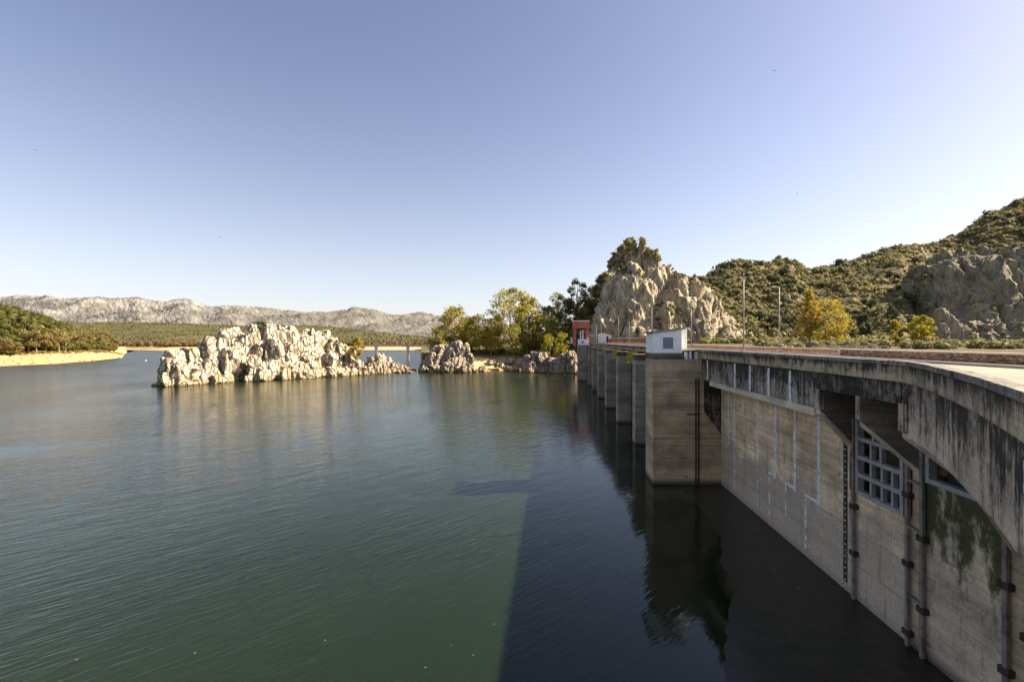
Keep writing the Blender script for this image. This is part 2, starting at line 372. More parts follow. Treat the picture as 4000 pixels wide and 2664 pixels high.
M['walk'] = m_flat('sidewalk_concrete', (0.40, 0.35, 0.29), 0.95, 0.12, 1.2)
M['bark'] = m_flat('pale_bark', (0.28, 0.23, 0.17), 0.9, 0.25, 0.9, bump=0.3)
M['bark_d'] = m_flat('dark_bark', (0.12, 0.09, 0.065), 0.9, 0.25, 0.9, bump=0.3)
k = N('rubble_stone'); v = k.geo.outputs['Random Per Island']; oi = k.n('ShaderNodeObjectInfo')
c = k.ramp(oi.outputs['Random'], [(0, (0.17, 0.075, 0.045)), (0.35, (0.38, 0.18, 0.10)), (0.7, (0.50, 0.28, 0.15)), (1, (0.62, 0.47, 0.33))])
c = k.mix(0.6, c, k.ramp(k.noise(k.scaled(1, 1, 1), 9, 5, 0.7), [(0.3, 0.5), (0.5, 1), (0.75, 1.4)]), 'MULTIPLY')
M['stone'] = k.bsdf(c, 0.9, k.bump(k.noise(k.scaled(1, 1, 1), 14, 4, 0.7), 0.5, 0.02))
M['island'] = m_rock('white_quartzite', (0.71, 0.61, 0.465), (0.55, 0.45, 0.32), (0.20, 0.15, 0.10), (0.52, 0.36, 0.15), 0.75, 0.5, 0.9, (0.30, 0.27, 0.12), 1.0, True)
M['crag'] = m_rock('ochre_quartzite', (0.53, 0.455, 0.32), (0.385, 0.325, 0.225), (0.18, 0.15, 0.105), (0.44, 0.29, 0.13), 0.42, 0.55, 0.55, (0.27, 0.245, 0.09), 0.7)
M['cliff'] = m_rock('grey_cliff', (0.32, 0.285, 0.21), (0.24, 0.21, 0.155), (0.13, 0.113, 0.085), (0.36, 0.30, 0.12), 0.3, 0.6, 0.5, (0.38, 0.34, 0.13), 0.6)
M['bankrock'] = m_rock('dark_bank_rock', (0.50, 0.42, 0.32), (0.33, 0.265, 0.19), (0.12, 0.09, 0.065), (0.30, 0.21, 0.12), 0.9, 0.3, 0.8, None, 1.0, True)

# terrain
def m_ground(name, a, b, c3, sand, z0, z1, scale=0.05, patch=None):
    k = N(name); X, Y, Z = k.xyz()
    n = k.noise(k.scaled(1, 1, 1), scale, 6, 0.65); f = k.noise(k.scaled(1, 1, 1), scale * 8, 5, 0.7)
    c = k.ramp(n, [(0.35, a), (0.5, b), (0.65, c3)])
    c = k.mix(0.6, c, k.ramp(f, [(0.3, 0.5), (0.5, 1), (0.75, 1.4)]), 'MULTIPLY')
    if sand:
        s_ = k.mix(0.4, sand, k.ramp(f, [(0.3, 0.6), (0.5, 1), (0.75, 1.2)]), 'MULTIPLY')
        zz = k.math('ADD', Z, k.math('MULTIPLY', k.math('SUBTRACT', n, 0.5), (z1 - z0) * 3))
        c = k.mix(k.mr(zz, z1, z0), c, s_)
    return k.bsdf(c, 0.95, k.bump(f, 0.5, 0.5), spec=0.1)
M['hill'] = m_ground('scrub_hillside', (0.075, 0.064, 0.028), (0.12, 0.096, 0.046), (0.19, 0.145, 0.078), None, 0, 0, 0.06)
M['bank'] = m_ground('sandy_bank', (0.10, 0.075, 0.04), (0.17, 0.12, 0.06), (0.22, 0.16, 0.08), (0.62, 0.44, 0.21), 6.0, 8.5, 0.1)
M['beach'] = m_ground('golden_beach', (0.13, 0.10, 0.05), (0.20, 0.15, 0.07), (0.24, 0.18, 0.09), (0.55, 0.345, 0.155), 6.5, 8.5, 0.06)
M['farshore'] = m_ground('far_scrub_hills', (0.06, 0.058, 0.024), (0.095, 0.086, 0.036), (0.135, 0.112, 0.05), (0.56, 0.40, 0.20), 6.0, 7.5, 0.012)
k = N('hazed_mountain_rock'); X, Y, Z = k.xyz()
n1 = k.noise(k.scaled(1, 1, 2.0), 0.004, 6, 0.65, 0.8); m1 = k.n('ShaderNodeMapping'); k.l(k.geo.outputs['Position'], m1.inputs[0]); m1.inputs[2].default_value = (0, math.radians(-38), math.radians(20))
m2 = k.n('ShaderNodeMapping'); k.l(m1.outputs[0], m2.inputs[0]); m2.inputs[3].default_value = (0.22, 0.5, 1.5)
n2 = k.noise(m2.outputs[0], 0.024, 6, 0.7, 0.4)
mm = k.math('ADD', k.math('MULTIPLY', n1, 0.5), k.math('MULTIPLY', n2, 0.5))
c = k.ramp(mm, [(0.42, (0.115, 0.113, 0.105)), (0.48, (0.165, 0.16, 0.147)), (0.53, (0.26, 0.243, 0.215)), (0.63, (0.36, 0.333, 0.29))])  # bare rock, with the air haze put into these greyed colours
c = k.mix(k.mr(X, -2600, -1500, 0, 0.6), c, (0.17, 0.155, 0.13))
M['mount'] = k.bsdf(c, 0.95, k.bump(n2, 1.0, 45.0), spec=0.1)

M['shrub'] = m_leaf('maquis_leaves', [(0.0529, 0.0543, 0.0195), (0.166, 0.151, 0.0543), (0.2868, 0.2491, 0.0981), (0.4226, 0.3471, 0.151)], 0.03, 0.35)
M['shrub_far'] = m_leaf('far_shrub_leaves', [(0.045, 0.045, 0.018), (0.09, 0.082, 0.033), (0.13, 0.112, 0.048), (0.18, 0.145, 0.066)], 0.01, 0.15)
M['shore_far'] = m_leaf('far_autumn_leaves', [(0.08, 0.058, 0.025), (0.16, 0.115, 0.048), (0.24, 0.17, 0.07)], 0.01, 0.1)
M['pine'] = m_leaf('pine_needles', [(0.03, 0.034, 0.008), (0.085, 0.088, 0.018), (0.165, 0.155, 0.035)], 0.06, 0.3)
M['tan'] = m_leaf('tan_autumn_leaves', [(0.1202, 0.0987, 0.0344), (0.2731, 0.2213, 0.0794), (0.4151, 0.3352, 0.119)], 0.1, 0.45)
M['euca'] = m_leaf('olive_eucalyptus_leaves', [(0.0662, 0.0703, 0.0222), (0.265, 0.2372, 0.057), (0.5134, 0.4304, 0.095), (0.68, 0.6149, 0.1584)], 0.13, 0.5)
M['euca_y'] = m_leaf('yellow_olive_leaves', [(0.132, 0.1239, 0.0198), (0.396, 0.3363, 0.0429), (0.68, 0.5487, 0.0741)], 0.15, 0.5)
M['lime'] = m_leaf('lime_yellow_leaves', [(0.1188, 0.1188, 0.0158), (0.3168, 0.2772, 0.033), (0.5544, 0.4752, 0.0528)], 0.2, 0.5)
M['dkgreen'] = m_leaf('dark_evergreen_leaves', [(0.0372, 0.0414, 0.0166), (0.1139, 0.1139, 0.0414), (0.269, 0.2381, 0.0931)], 0.15, 0.35)
M['gold'] = m_leaf('golden_autumn_leaves', [(0.176, 0.1492, 0.0297), (0.396, 0.3107, 0.0495), (0.572, 0.4475, 0.0743)], 0.25, 0.5)
M['orange'] = m_leaf('orange_autumn_leaves', [(0.2376, 0.1663, 0.0322), (0.4356, 0.3089, 0.0515), (0.5544, 0.4277, 0.0772)], 0.3, 0.5)
M['greygreen'] = m_leaf('grey_green_leaves', [(0.042, 0.0504, 0.0252), (0.105, 0.112, 0.0532), (0.168, 0.168, 0.084)], 0.12, 0.3)

# water: clear dark green body, rippled surface; calmer close under the dam
k = N('lake_water'); X, Y, Z = k.xyz()
r1 = k.noise(k.aniso(2.5, 0.40, 48), 1.0, 2, 0.5, 0.12)
r2 = k.noise(k.aniso(0.5, 0.13, 43), 1.0, 3, 0.5, 0.2)
r3 = k.noise(k.scaled(1, 1, 1), 2.6, 3, 0.55)
patch = k.mr(k.noise(k.scaled(1, 0.6, 1), 0.03, 4, 0.6, 0.6), 0.36, 0.64, 0.4, 1.15)
cc = k.math('SUBTRACT', X, k.math('MULTIPLY', Y, TA))
calm = k.mr(cc, -14.0, 6.0, 1.0, 0.33)
hh = k.math('ADD', k.math('MULTIPLY', r1, 0.06), k.math('ADD', k.math('MULTIPLY', r2, 0.09), k.math('MULTIPLY', r3, 0.014)))
hh = k.math('MULTIPLY', hh, k.math('MULTIPLY', calm, k.math('MULTIPLY', patch, k.mr(Y, 40, 200, 1.0, 2.2))))
deep = k.noise(k.scaled(1, 1, 1), 0.02, 3, 0.5)
M['water'] = k.bsdf(k.mix(k.mr(deep, 0.35, 0.65), (0.010, 0.017, 0.007), (0.015, 0.023, 0.008)), k.mr(Y, 40, 320, 0.05, 0.27), k.bump(hh, 1.0, 1.0), spec=0.5, IOR=1.36, **{'Subsurface Weight': 1.0, 'Subsurface Radius': (0.9, 1.6, 0.8), 'Subsurface Scale': 1.0})
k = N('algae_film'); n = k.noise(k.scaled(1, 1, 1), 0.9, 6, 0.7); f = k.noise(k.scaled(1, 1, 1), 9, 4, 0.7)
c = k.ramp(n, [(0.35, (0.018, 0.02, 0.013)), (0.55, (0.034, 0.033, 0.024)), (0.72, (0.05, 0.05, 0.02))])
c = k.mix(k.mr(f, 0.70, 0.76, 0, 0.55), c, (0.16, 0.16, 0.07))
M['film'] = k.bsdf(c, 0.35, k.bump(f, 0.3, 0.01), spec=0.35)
M['dryleaf'] = m_flat('dry_leaf', (0.24, 0.20, 0.12), 0.8, 0.2, 8)
M['bird'] = m_flat('dark_feathers', (0.04, 0.035, 0.035), 0.8, 0.1, 5)
M['buoy'] = m_flat('white_buoy_plastic', (0.8, 0.8, 0.78), 0.4, 0.05, 2)
M['bridge'] = m_flat('bridge_concrete', (0.85, 0.72, 0.52), 0.9, 0.12, 0.6)
M['retain'] = m_flat('brown_retaining_stone', (0.26, 0.15, 0.09), 0.95, 0.25, 0.9, bump=0.3)
M['tile'] = m_flat('pale_roof', (0.60, 0.52, 0.42), 0.9, 0.1, 1)

# ------------------------------------------------------------------ vegetation builders
def ico(sub):
    bm = bmesh.new(); bmesh.ops.create_icosphere(bm, subdivisions=sub, radius=1.0)
    V = np.array([v.co[:] for v in bm.verts]); T = np.array([[v.index for v in f.verts] for f in bm.faces]); bm.free()
    return V, T
ICO1, ICO2 = ico(1), ico(2)
def leaf_quads(C, size, rng, aspect=0.7):
    """random leaf faces centred at C (N,3); size (N,)"""
    n = len(C); a = rng.normal(size=(n, 3)); a /= np.linalg.norm(a, axis=1)[:, None]
    b = rng.normal(size=(n, 3)); b -= a * (a * b).sum(1)[:, None]; b /= np.linalg.norm(b, axis=1)[:, None]
    s = np.asarray(size)[:, None] * 0.5
    u = a * s; v = b * s * aspect
    V = np.stack([C - u - v * 0.4, C + v * -1.0 + u * 0.2, C + u + v * 0.3, C - u * 0.1 + v], 1).reshape(-1, 3)
    return V, np.arange(4 * n).reshape(-1, 4)
def shrubs(name, C, R, mat, seed, nleaf=22, flat=0.75, core=ICO1, leaf=0.42, **tags):
    rng = np.random.default_rng(seed); n = len(C)
    iv, it = core; m = len(iv)
    jit = 0.62 + 0.38 * rng.random((n, m)); sc3 = np.stack([R * (0.8 + 0.5 * rng.random(n)), R * (0.8 + 0.5 * rng.random(n)), R * flat * (0.8 + 0.5 * rng.random(n))], 1)
    V = (C[:, None, :] + iv[None] * jit[..., None] * sc3[:, None, :] * 0.86).reshape(-1, 3)
    T = (np.arange(n)[:, None, None] * m + it[None]).reshape(-1, 3)
    dr = rng.normal(size=(n, nleaf, 3)); dr /= np.linalg.norm(dr, axis=2)[..., None]; dr[..., 2] = np.abs(dr[..., 2]) * 1.1 - 0.25
    P = (C[:, None, :] + dr * sc3[:, None, :] * (0.72 + 0.4 * rng.random((n, nleaf, 1)))).reshape(-1, 3)
    LV, LQ = leaf_quads(P, np.repeat(R, nleaf) * leaf * (0.6 + 0.8 * rng.random(n * nleaf)), rng)
    o = obj_np(name, np.concatenate([V, LV]), LQ + len(V), T, mat)
    return tag(o, **tags)

def tree_meshes(seed, h, cw, th, ncl, nleaf, lsize, clump=0.2, shape='round', lean=0.0, limbs=7, tr=None):
    """tapered trunk with limbs, crown of leaf clumps; base at origin"""
    rng = np.random.default_rng(seed); mb = MB(); tr = tr or h * 0.022
    top = Vector((lean * h, 0, h * 0.86)); pts = []; n = 6
    for i in range(n):
        t = i / (n - 1); pts.append(Vector((lean * h * t + rng.normal() * 0.012 * h * (t > 0), rng.normal() * 0.012 * h * (t > 0), -0.6 + (h * 0.86 + 0.6) * t)))
    mb.tube(pts, [tr * (1 - 0.85 * i / (n - 1)) * (1.35 if i == 0 else 1) for i in range(n)], 8)
    C = []
    for k in range(ncl):
        ph = rng.random() * 2 * math.pi; t = (k + rng.random()) / ncl            # t: 0 base of crown, 1 top
        if shape == 'round': prof = math.sqrt(max(0.05, 1 - (2 * t - 0.9) ** 2 / 1.25))
        elif shape == 'spire': prof = 1.0 - 0.82 * t
        elif shape == 'umbrella': prof = 0.55 + 0.55 * t if t < 0.8 else 0.9
        else: prof = 0.85 * math.sin(math.pi * min(0.98, 0.15 + 0.8 * t)) + 0.12
        rr = cw / 2 * prof * math.sqrt(rng.random() * 0.85 + 0.15)
        z = th + (h - th) * t
        C.append((math.cos(ph) * rr + lean * z, math.sin(ph) * rr, z))
    C = np.array(C)
    for k in rng.choice(len(C), min(limbs, len(C)), replace=False):
        q = Vector(C[k]); zt = max(th * 0.6, q.z * (0.45 + 0.25 * rng.random())); t = zt / (h * 0.86)
        p = Vector((lean * zt, 0, zt)); mid = p.lerp(q, 0.5) + Vector((0, 0, -0.04 * h))
        mb.tube([p, mid, q], [tr * 0.42 * (1 - 0.6 * t), tr * 0.26 * (1 - 0.4 * t), tr * 0.08], 5, False)
    cr = cw * clump * (0.65 + 0.7 * rng.random(len(C)))
    dr = rng.normal(size=(len(C), nleaf, 3)); dr /= np.linalg.norm(dr, axis=2)[..., None]
    rad = cr[:, None, None] * (0.25 + 0.75 * rng.random((len(C), nleaf, 1)) ** 0.6)
    P = (C[:, None, :] + dr * rad * np.array([1, 1, 0.72])).reshape(-1, 3)
    LV, LQ = leaf_quads(P, lsize * (0.6 + 0.8 * rng.random(len(P))), rng)
    return mb, LV, LQ
def tree(name, loc, label, leafmat, group=None, bark='bark', rot=0.0, cat='tree', **kw):
    o = thing(name, loc, label, cat, group); o.rotation_euler.z = rot
    mb, LV, LQ = tree_meshes(**kw)
    L = Vector(loc); mb.v = [tuple(Vector(v) + L) for v in mb.v]
    mb.build('trunk', M[bark], o, True)
    obj_np('crown', LV + np.array(loc), LQ, None, M[leafmat], o)
    return o
def copy_thing(o, loc, rot, scl, label=None):
    c = o.copy(); COL.objects.link(c); c.location = loc; c.rotation_euler = (0, 0, rot); c.scale = (scl, scl, scl)
    if label: c['label'] = label
    for ch in list(o.children):
        q = ch.copy(); COL.objects.link(q); q.parent = c
    return c

# ------------------------------------------------------------------ setting: water and terrain
def grid_quads(nx, ny):
    i = np.arange(nx - 1)[:, None] * ny + np.arange(ny - 1)[None]
    return np.stack([i, i + ny, i + ny + 1, i + 1], -1).reshape(-1, 4)
wv = [(-9000, -300, 0), (9000, -300, 0), (9000, 12000, 0), (-9000, 12000, 0)]
tag(obj_np('lake_water', wv, [(0, 1, 2, 3)], None, M['water']), 'rippled dark green lake water', None, None, 'structure')

def ramp1(x, pts): return np.interp(x, [p[0] for p in pts], [p[1] for p in pts])
def sstep(t): t = np.clip(t, 0, 1); return t * t * (3 - 2 * t)
def cur_height(fn, r, Y): return fn(r, Y)

# right bank: peninsula shore, plateau behind the dam, wooded hills
R_CREST = [(1500, 1420), (1640, 1402), (1700, 1390), (2000, 1384), (2060, 1372), (2150, 1340), (2220, 1300), (2300, 1235), (2380, 1160), (2600, 1130), (2740, 1110),
           (2780, 1076), (2830, 1042), (2900, 1034), (3000, 1030), (3080, 1028), (3115, 1046), (3150, 1072), (3250, 1058), (3400, 1020), (3500, 994),
           (3600, 976), (3680, 958), (3750, 928), (3830, 880), (3860, 850), (3900, 838), (3950, 815), (4000, 795), (4200, 735), (4500, 700)]
R_CY = [(1500, 330), (2060, 330), (2300, 335), (2600, 420), (2760, 470), (3100, 480), (3160, 560), (3400, 620), (4000, 640), (4500, 640)]
R_FOOT = [(1500, 280), (2100, 278), (2300, 265), (2700, 300), (3000, 310), (3300, 250), (3520, 245), (3590, 285), (3650, 400), (4500, 410)]
R_SHORE = [(1640, 296), (1700, 262), (1850, 266), (2000, 275), (2060, 270), (2200, 252), (2300, 246), (2345, 243)]
def h_right(r, Y):
    x = r * F + 2000
    zc = HC + (1332 - ramp1(x, R_CREST)) / F * ramp1(x, R_CY); yc = ramp1(x, R_CY); y0 = ramp1(x, R_FOOT)
    pen = sstep((2400 - x) / 120)
    ys = ramp1(x, R_SHORE)
    zb = 16.1 * (1 - pen) + pen * np.clip((Y - ys) * 0.36, -6, 9.5)
    t = (Y - y0) / (yc - y0)
    z = zb + np.maximum(zc - zb, 0) * sstep(t) ** 0.9
    back = np.clip((Y - yc) / 200, 0, 1); z = z - back * 0.3 * np.maximum(z - 10, 0)
    P = np.stack([r * Y, Y, np.zeros_like(Y)], -1).reshape(-1, 3)
    n = fbm(P / 38.0, 5, 3, 0.55).reshape(Y.shape)
    return z + n * np.clip((z - zb) * 0.14, 0, 7) + pen * 0.6 * fbm(P / 6.0, 3, 5).reshape(Y.shape)
def polar_terrain(name, hfn, x0, x1, nx, ystart, y1, ny, mat, label, power=1.6):
    xs = np.linspace(x0, x1, nx); r = (xs - 2000) / F
    ys0 = np.array([ystart(x) for x in xs]); t = np.linspace(0, 1, ny) ** power
    Y = ys0[:, None] + (y1 - ys0)[:, None] * t[None]; R = np.repeat(r[:, None], ny, 1)
    Z = hfn(R, Y)
    V = np.stack([R * Y, Y, Z], -1).reshape(-1, 3)
    return tag(obj_np(name, V, grid_quads(nx, ny), None, mat, None, True), label, None, None, 'structure')
def right_start(x):
    if x < 2360: return float(ramp1(x, R_SHORE)) - 14
    return max(26.3 / ((x - 2000) / F - TA), 18.0)
polar_terrain('right_bank_terrain', h_right, 1646, 4700, 400, right_start, 900, 150, M['hill'], 'scrub covered hills and bank behind the dam')
# sandy foreshore of the peninsula (own sheet, slightly above)
def h_fore(r, Y): return h_right(r, Y) + 0.12
xs = np.linspace(1690, 2330, 150); r = (xs - 2000) / F
ys0 = ramp1(xs, R_SHORE) - 3; t = np.linspace(0, 1, 30)
Y = ys0[:, None] + 26 * t[None]; R_ = np.repeat(r[:, None], 30, 1)
tag(obj_np('sandy_foreshore', np.stack([R_ * Y, Y, h_fore(R_, Y)], -1).reshape(-1, 3), grid_quads(150, 30), None, M['bank'], None, True), 'golden sandy shore below the trees', None, None, 'structure')

# left bank
L_SHORE = [(-700, 270), (0, 321), (200, 350), (350, 400), (440, 455), (478, 484), (486, 640), (520, 780)]
def h_left(r, Y):
    x = r * F + 2000
    ys = ramp1(x, L_SHORE)
    z = np.clip((Y - ys) * 0.125, -4, 7.2)
    z = z * np.where(z > 0, np.clip((492 - x) / 130, 0.0, 1) ** 0.6, 1)
    hill = ramp1(x, [(-700, 50), (0, 43), (150, 34), (250, 23), (330, 13), (400, 5), (450, 2), (490, 0)])
    z = z + hill * sstep((Y - ys - 55) / 130)
    P = np.stack([r * Y, Y, np.zeros_like(Y)], -1).reshape(-1, 3)
    return z + fbm(P / 22.0, 4, 9).reshape(Y.shape) * np.clip(z * 0.22, 0, 1.2)
polar_terrain('left_bank_terrain', h_left, -700, 520, 200, lambda x: float(ramp1(x, L_SHORE)) - 10, 860, 90, M['beach'], 'golden beach and wooded bank on the left', 1.4)

# far shore and hills
F_CREST = [(-800, 1240), (0, 1246), (250, 1256), (450, 1262), (700, 1272), (900, 1277), (1250, 1280), (1330, 1288), (1500, 1305), (1700, 1322), (1850, 1328), (2300, 1328)]
def h_far(r, Y):
    x = r * F + 2000
    ys = 880 + 50 * np.sin(x / 170.0) + 20 * np.sin(x / 61.0)
    yc = 1750.0
    zc = HC + (1332 - ramp1(x, F_CREST)) / F * yc
    z = np.clip((Y - ys) * 0.16, -4, 6.2)
    z = z + np.maximum(zc - 6, 4) * sstep((Y - ys - 60) / (yc - ys - 60)) ** 0.85
    P = np.stack([r * Y, Y, np.zeros_like(Y)], -1).reshape(-1, 3)
    n = fbm(P / 160.0, 5, 21).reshape(Y.shape)
    return z + n * np.clip((z - 5) * 0.2, 0, 11)
polar_terrain('far_shore_terrain', h_far, -800, 2350, 320, lambda x: 800.0, 2600, 110, M['farshore'], 'low green hills along the far shore', 1.7)

# mountains
MT = [(-900, 1190), (-300, 1180), (0, 1176), (100, 1171), (170, 1172), (250, 1181), (320, 1178), (380, 1174), (430, 1179), (480, 1175), (540, 1172), (570, 1182), (600, 1191), (640, 1196), (690, 1184), (720, 1181),
      (750, 1190), (780, 1205), (810, 1214), (835, 1216), (870, 1210), (930, 1209), (1000, 1213), (1060, 1221), (1130, 1226), (1200, 1233), (1290, 1234), (1340, 1230), (1400, 1227), (1450, 1226), (1490, 1234), (1530, 1241), (1600, 1241), (1660, 1246), (1720, 1250), (1800, 1264), (1950, 1290), (2100, 1310), (2400, 1320)]
def h_mt(r, Y):
    x = r * F + 2000
    yc = 4200.0
    zc = HC + (1332 - ramp1(x, MT)) / F * yc
    t = (Y - 2500) / (yc - 2500)
    P = np.stack([r * Y, Y, np.zeros_like(Y)], -1).reshape(-1, 3)
    rg = fbm(P @ np.array([[1, 0.5, 0], [-0.6, 1, 0], [0, 0, 1]]) / np.array([240.0, 700.0, 1]) , 5, 41, 0.55, True).reshape(Y.shape)
    rn = fbm(P / 90.0, 4, 47, 0.6).reshape(Y.shape)
    env = np.sin(np.clip(t, 0, 1) * math.pi)
    z = 15 + (zc - 15) * sstep(t) ** 0.8 + (rg * 95 + rn * 16) * env + rn * 9 * sstep(t)
    return z - np.clip((Y - yc) / 900, 0, 1) * 80
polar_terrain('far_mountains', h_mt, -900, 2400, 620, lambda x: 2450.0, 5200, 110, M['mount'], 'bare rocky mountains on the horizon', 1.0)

# ------------------------------------------------------------------ rocks
def curtain(prof, zf, depth, hb, nx, nt, amp, cell, seed, lean=1.5, back=0.5):
    """craggy rock face: front foot at depth zf(x), leaning back by depth to a ridge with outline prof (px), then down behind"""
    xs = np.linspace(prof[0][0], prof[-1][0], nx); r = (xs - 2000) / F
    top = ramp1(xs, prof); Zf = np.array([zf(x) for x in xs])
    tt = np.concatenate([np.linspace(0, 1, nt), 1 + np.linspace(0.06, 1, nt // 4)])
    Y = np.zeros((nx, len(tt))); Z = np.zeros_like(Y)
    for j, t in enumerate(tt):
        if t <= 1:
            Y[:, j] = Zf + depth * t ** lean
            ztop = HC + (1332 - top) / F * (Zf + depth)
            Z[:, j] = hb + (ztop - hb) * t ** 0.92
        else:
            Y[:, j] = Zf + depth * (1 + (t - 1) * 1.2); Z[:, j] = hb + (ztop - hb) * (1 - back * (t - 1))
    R_ = np.repeat(r[:, None], len(tt), 1)
    P = np.stack([R_ * Y, Y, Z], -1).reshape(-1, 3)
    cs = np.array([cell, cell, cell * 2.9])
    wp = P + 0.16 * cell * np.stack([vnoise(P / cell, seed + 50), vnoise(P / cell + 9, seed + 51), vnoise(P / cell + 5, seed + 52)], 1)
    tilt = wp.copy(); tilt[:, 0] += 0.1 * wp[:, 2]
    dsp = amp * (1.0 * facets(tilt / cs, seed, 1.1) + 0.6 * facets(tilt / (cs * 0.42) + 3.1, seed + 11, 1.1) + 0.26 * facets(tilt / (cs * 0.17) + 7.7, seed + 23, 0.9) + 0.07 * facets(tilt / (cs * 0.08), seed + 31))
    tl = np.repeat(tt[None], nx, 0).ravel()
    dirv = np.stack([-P[:, 0] * 0.6, -P[:, 1], np.zeros(len(P))], 1); dirv /= np.linalg.norm(dirv, axis=1)[:, None]
    fade = np.clip((Z - hb).ravel() / (amp * 1.6), 0.15, 1)
    topf = np.clip(tl * 1.3 - 0.9, 0, 1) * (tl <= 1) + (tl > 1)
    P = P + dirv * (dsp * fade)[:, None]
    P[:, 2] += dsp * fade * 0.07
    return P, grid_quads(nx, len(tt)), tl

CRAG = [(2235, 1345), (2262, 1290), (2300, 1185), (2335, 1130), (2352, 1080), (2375, 1030), (2382, 995), (2415, 985), (2432, 958), (2470, 948), (2510, 950), (2532, 968), (2570, 968), (2600, 985), (2625, 1005), (2632, 1035),
        (2672, 1042), (2690, 1052), (2725, 1060), (2752, 1078), (2790, 1100), (2815, 1140), (2840, 1165), (2858, 1200), (2880, 1240), (2905, 1270), (2930, 1285), (2955, 1310), (2980, 1335), (2995, 1350)]
CLIFF = [(3610, 1290), (3626, 1170), (3634, 1040), (3650, 985), (3700, 955), (3760, 940), (3850, 930), (3950, 925), (4050, 920), (4200, 905), (4400, 905)]
def spires(specs, seed, nu=34, nv=26, amp=0.33, frac=None, power=6.0):
    """merge many blocky, tilted rock blades; spec: (x, y, zbase, height, rx, ry, yaw, tilt)"""
    Vs, Qs = [], []; b = 0
    u = np.linspace(0, 2 * np.pi, nu, endpoint=False); v = np.linspace(0, 1, nv)
    for i, (x, y, zb, h, rx, ry, yaw, tx, ty) in enumerate(specs):
        U, W = np.meshgrid(u, v, indexing='ij')
        p = power
        cr = (np.abs(np.cos(U)) ** p + np.abs(np.sin(U)) ** p) ** (-1 / p)
        rad = np.clip(1 - W ** 5.5, 0, 1) ** 0.5 * (1.15 - 0.33 * W)
        X = np.cos(U) * cr * rad * rx; Y_ = np.sin(U) * cr * rad * ry; Z = W * h
        cy, sy = math.cos(yaw), math.sin(yaw)
        P = np.stack([X * cy - Y_ * sy + tx * Z, X * sy + Y_ * cy + ty * Z, Z], -1).reshape(-1, 3) + np.array([x, y, zb])
        dirv = np.stack([X * cy - Y_ * sy, X * sy + Y_ * cy, Z * 0.25], -1).reshape(-1, 3); dirv /= np.linalg.norm(dirv, axis=1)[:, None] + 1e-6
        s = min(rx, ry)
        cs = np.array([1, 1, 2.4])
        wp = P + 0.1 * np.stack([vnoise(P / 1.7, seed + 1), vnoise(P / 1.7 + 3, seed + 2), vnoise(P / 1.7 + 6, seed + 3)], 1)
        dsp = s * amp * (1.3 * facets(wp / (cs * s * 1.1), seed) + 0.55 * facets(wp / (cs * s * 0.42), seed + 9) + 0.16 * facets(wp / (cs * s * 0.18), seed + 19))
        if frac is not None:
            wq = wp.copy(); wq[:, 0] += 0.12 * wp[:, 2]; cq = np.array([1, 1, 2.6])
            dsp = sum(a_ * facets(wq / (cq * f_), seed + 40 + 9 * q, b_) for q, (f_, a_, b_) in enumerate(frac))
            dsp = dsp * np.clip((1.05 - W.ravel()) * 6, 0.25, 1)
        P = P + dirv * dsp[:, None]; P[:, 2] = np.minimum(P[:, 2] + dsp * 0.4 * np.clip(W.ravel() * 2 - 0.6, 0, 1), zb + h)
        idx = np.arange(nu)[:, None] * nv + np.arange(nv - 1)[None]; jdx = ((np.arange(nu) + 1) % nu)[:, None] * nv + np.arange(nv - 1)[None]
        Q = np.stack([idx, jdx, jdx + 1, idx + 1], -1).reshape(-1, 4)
        Vs.append(P); Qs.append(Q + b); b += len(P)
    return np.concatenate(Vs), np.concatenate(Qs)

def massif(prof, yf, zb, rows, wlo, whi, step, seed, slope=0.0):
    """rows of big rock towers, set back row by row, whose tops follow the outline prof"""
    rg = np.random.default_rng(seed); sp = []
    for (back, fr) in rows:
        x = prof[0][0] + rg.random() * step
        while x < prof[-1][0]:
            Y = yf + back + slope * abs(x - 2650) + rg.normal() * 1.5
            wpx = wlo + (whi - wlo) * rg.random()
            wpx *= 0.72 if fr == 1.0 else 1.0
            yt_ = max(ramp1(x, prof), ramp1(x - 0.3 * wpx, prof) - 8, ramp1(x + 0.3 * wpx, prof) - 8) + (20 if fr == 1.0 else 24)
            zt = HC + (1332 - yt_) / F * Y; hgt = (zt - zb) * (fr if fr == 1.0 else fr * (1 + rg.normal() * 0.1))
            wpx = wpx * min(1.0, 0.35 + hgt / 30.0); rx = wpx / F * Y * 0.55
            if hgt > 2.5: sp.append(((x - 2000) / F * Y, Y, zb - 3, hgt + 3, rx, rx * rg.uniform(0.8, 1.2), -0.5 + rg.normal() * 0.3, rg.normal() * 0.04, 0.07))
            x += step * (0.55 if fr == 1.0 else 1.0) * rg.uniform(0.6, 1.3) * min(1.0, 0.4 + max(hgt, 0) / 30.0)
    return sp
FRC = ((14.0, 5.0, 0.5), (6.0, 2.9, 0.5), (2.8, 1.6, 0.4), (1.3, 0.8, 0.2))
cp, cq = spires(massif(CRAG, 272, 12.0, ((40, 1.0), (31, 0.95), (22, 0.86), (14, 0.70), (7, 0.46), (1, 0.22)), 62, 125, 50, 5, 0.012), 700, 66, 80, 0.4, FRC, 4.0)
tag(obj_np('rock_crag', cp, cq, None, M['crag']), 'tall ochre rock crag behind the dam, right-hand side in sunlight', 'rock')
kp, kq = spires(massif(CLIFF, 332, 14.0, ((52, 1.0), (38, 0.93), (24, 0.78), (12, 0.5), (3, 0.24)), 90, 190, 80, 6, 0.0), 800, 60, 70, 0.4, ((18.0, 6.0, 0.5), (8.0, 3.8, 0.5), (3.6, 2.0, 0.4), (1.6, 0.9, 0.2)), 4.0)
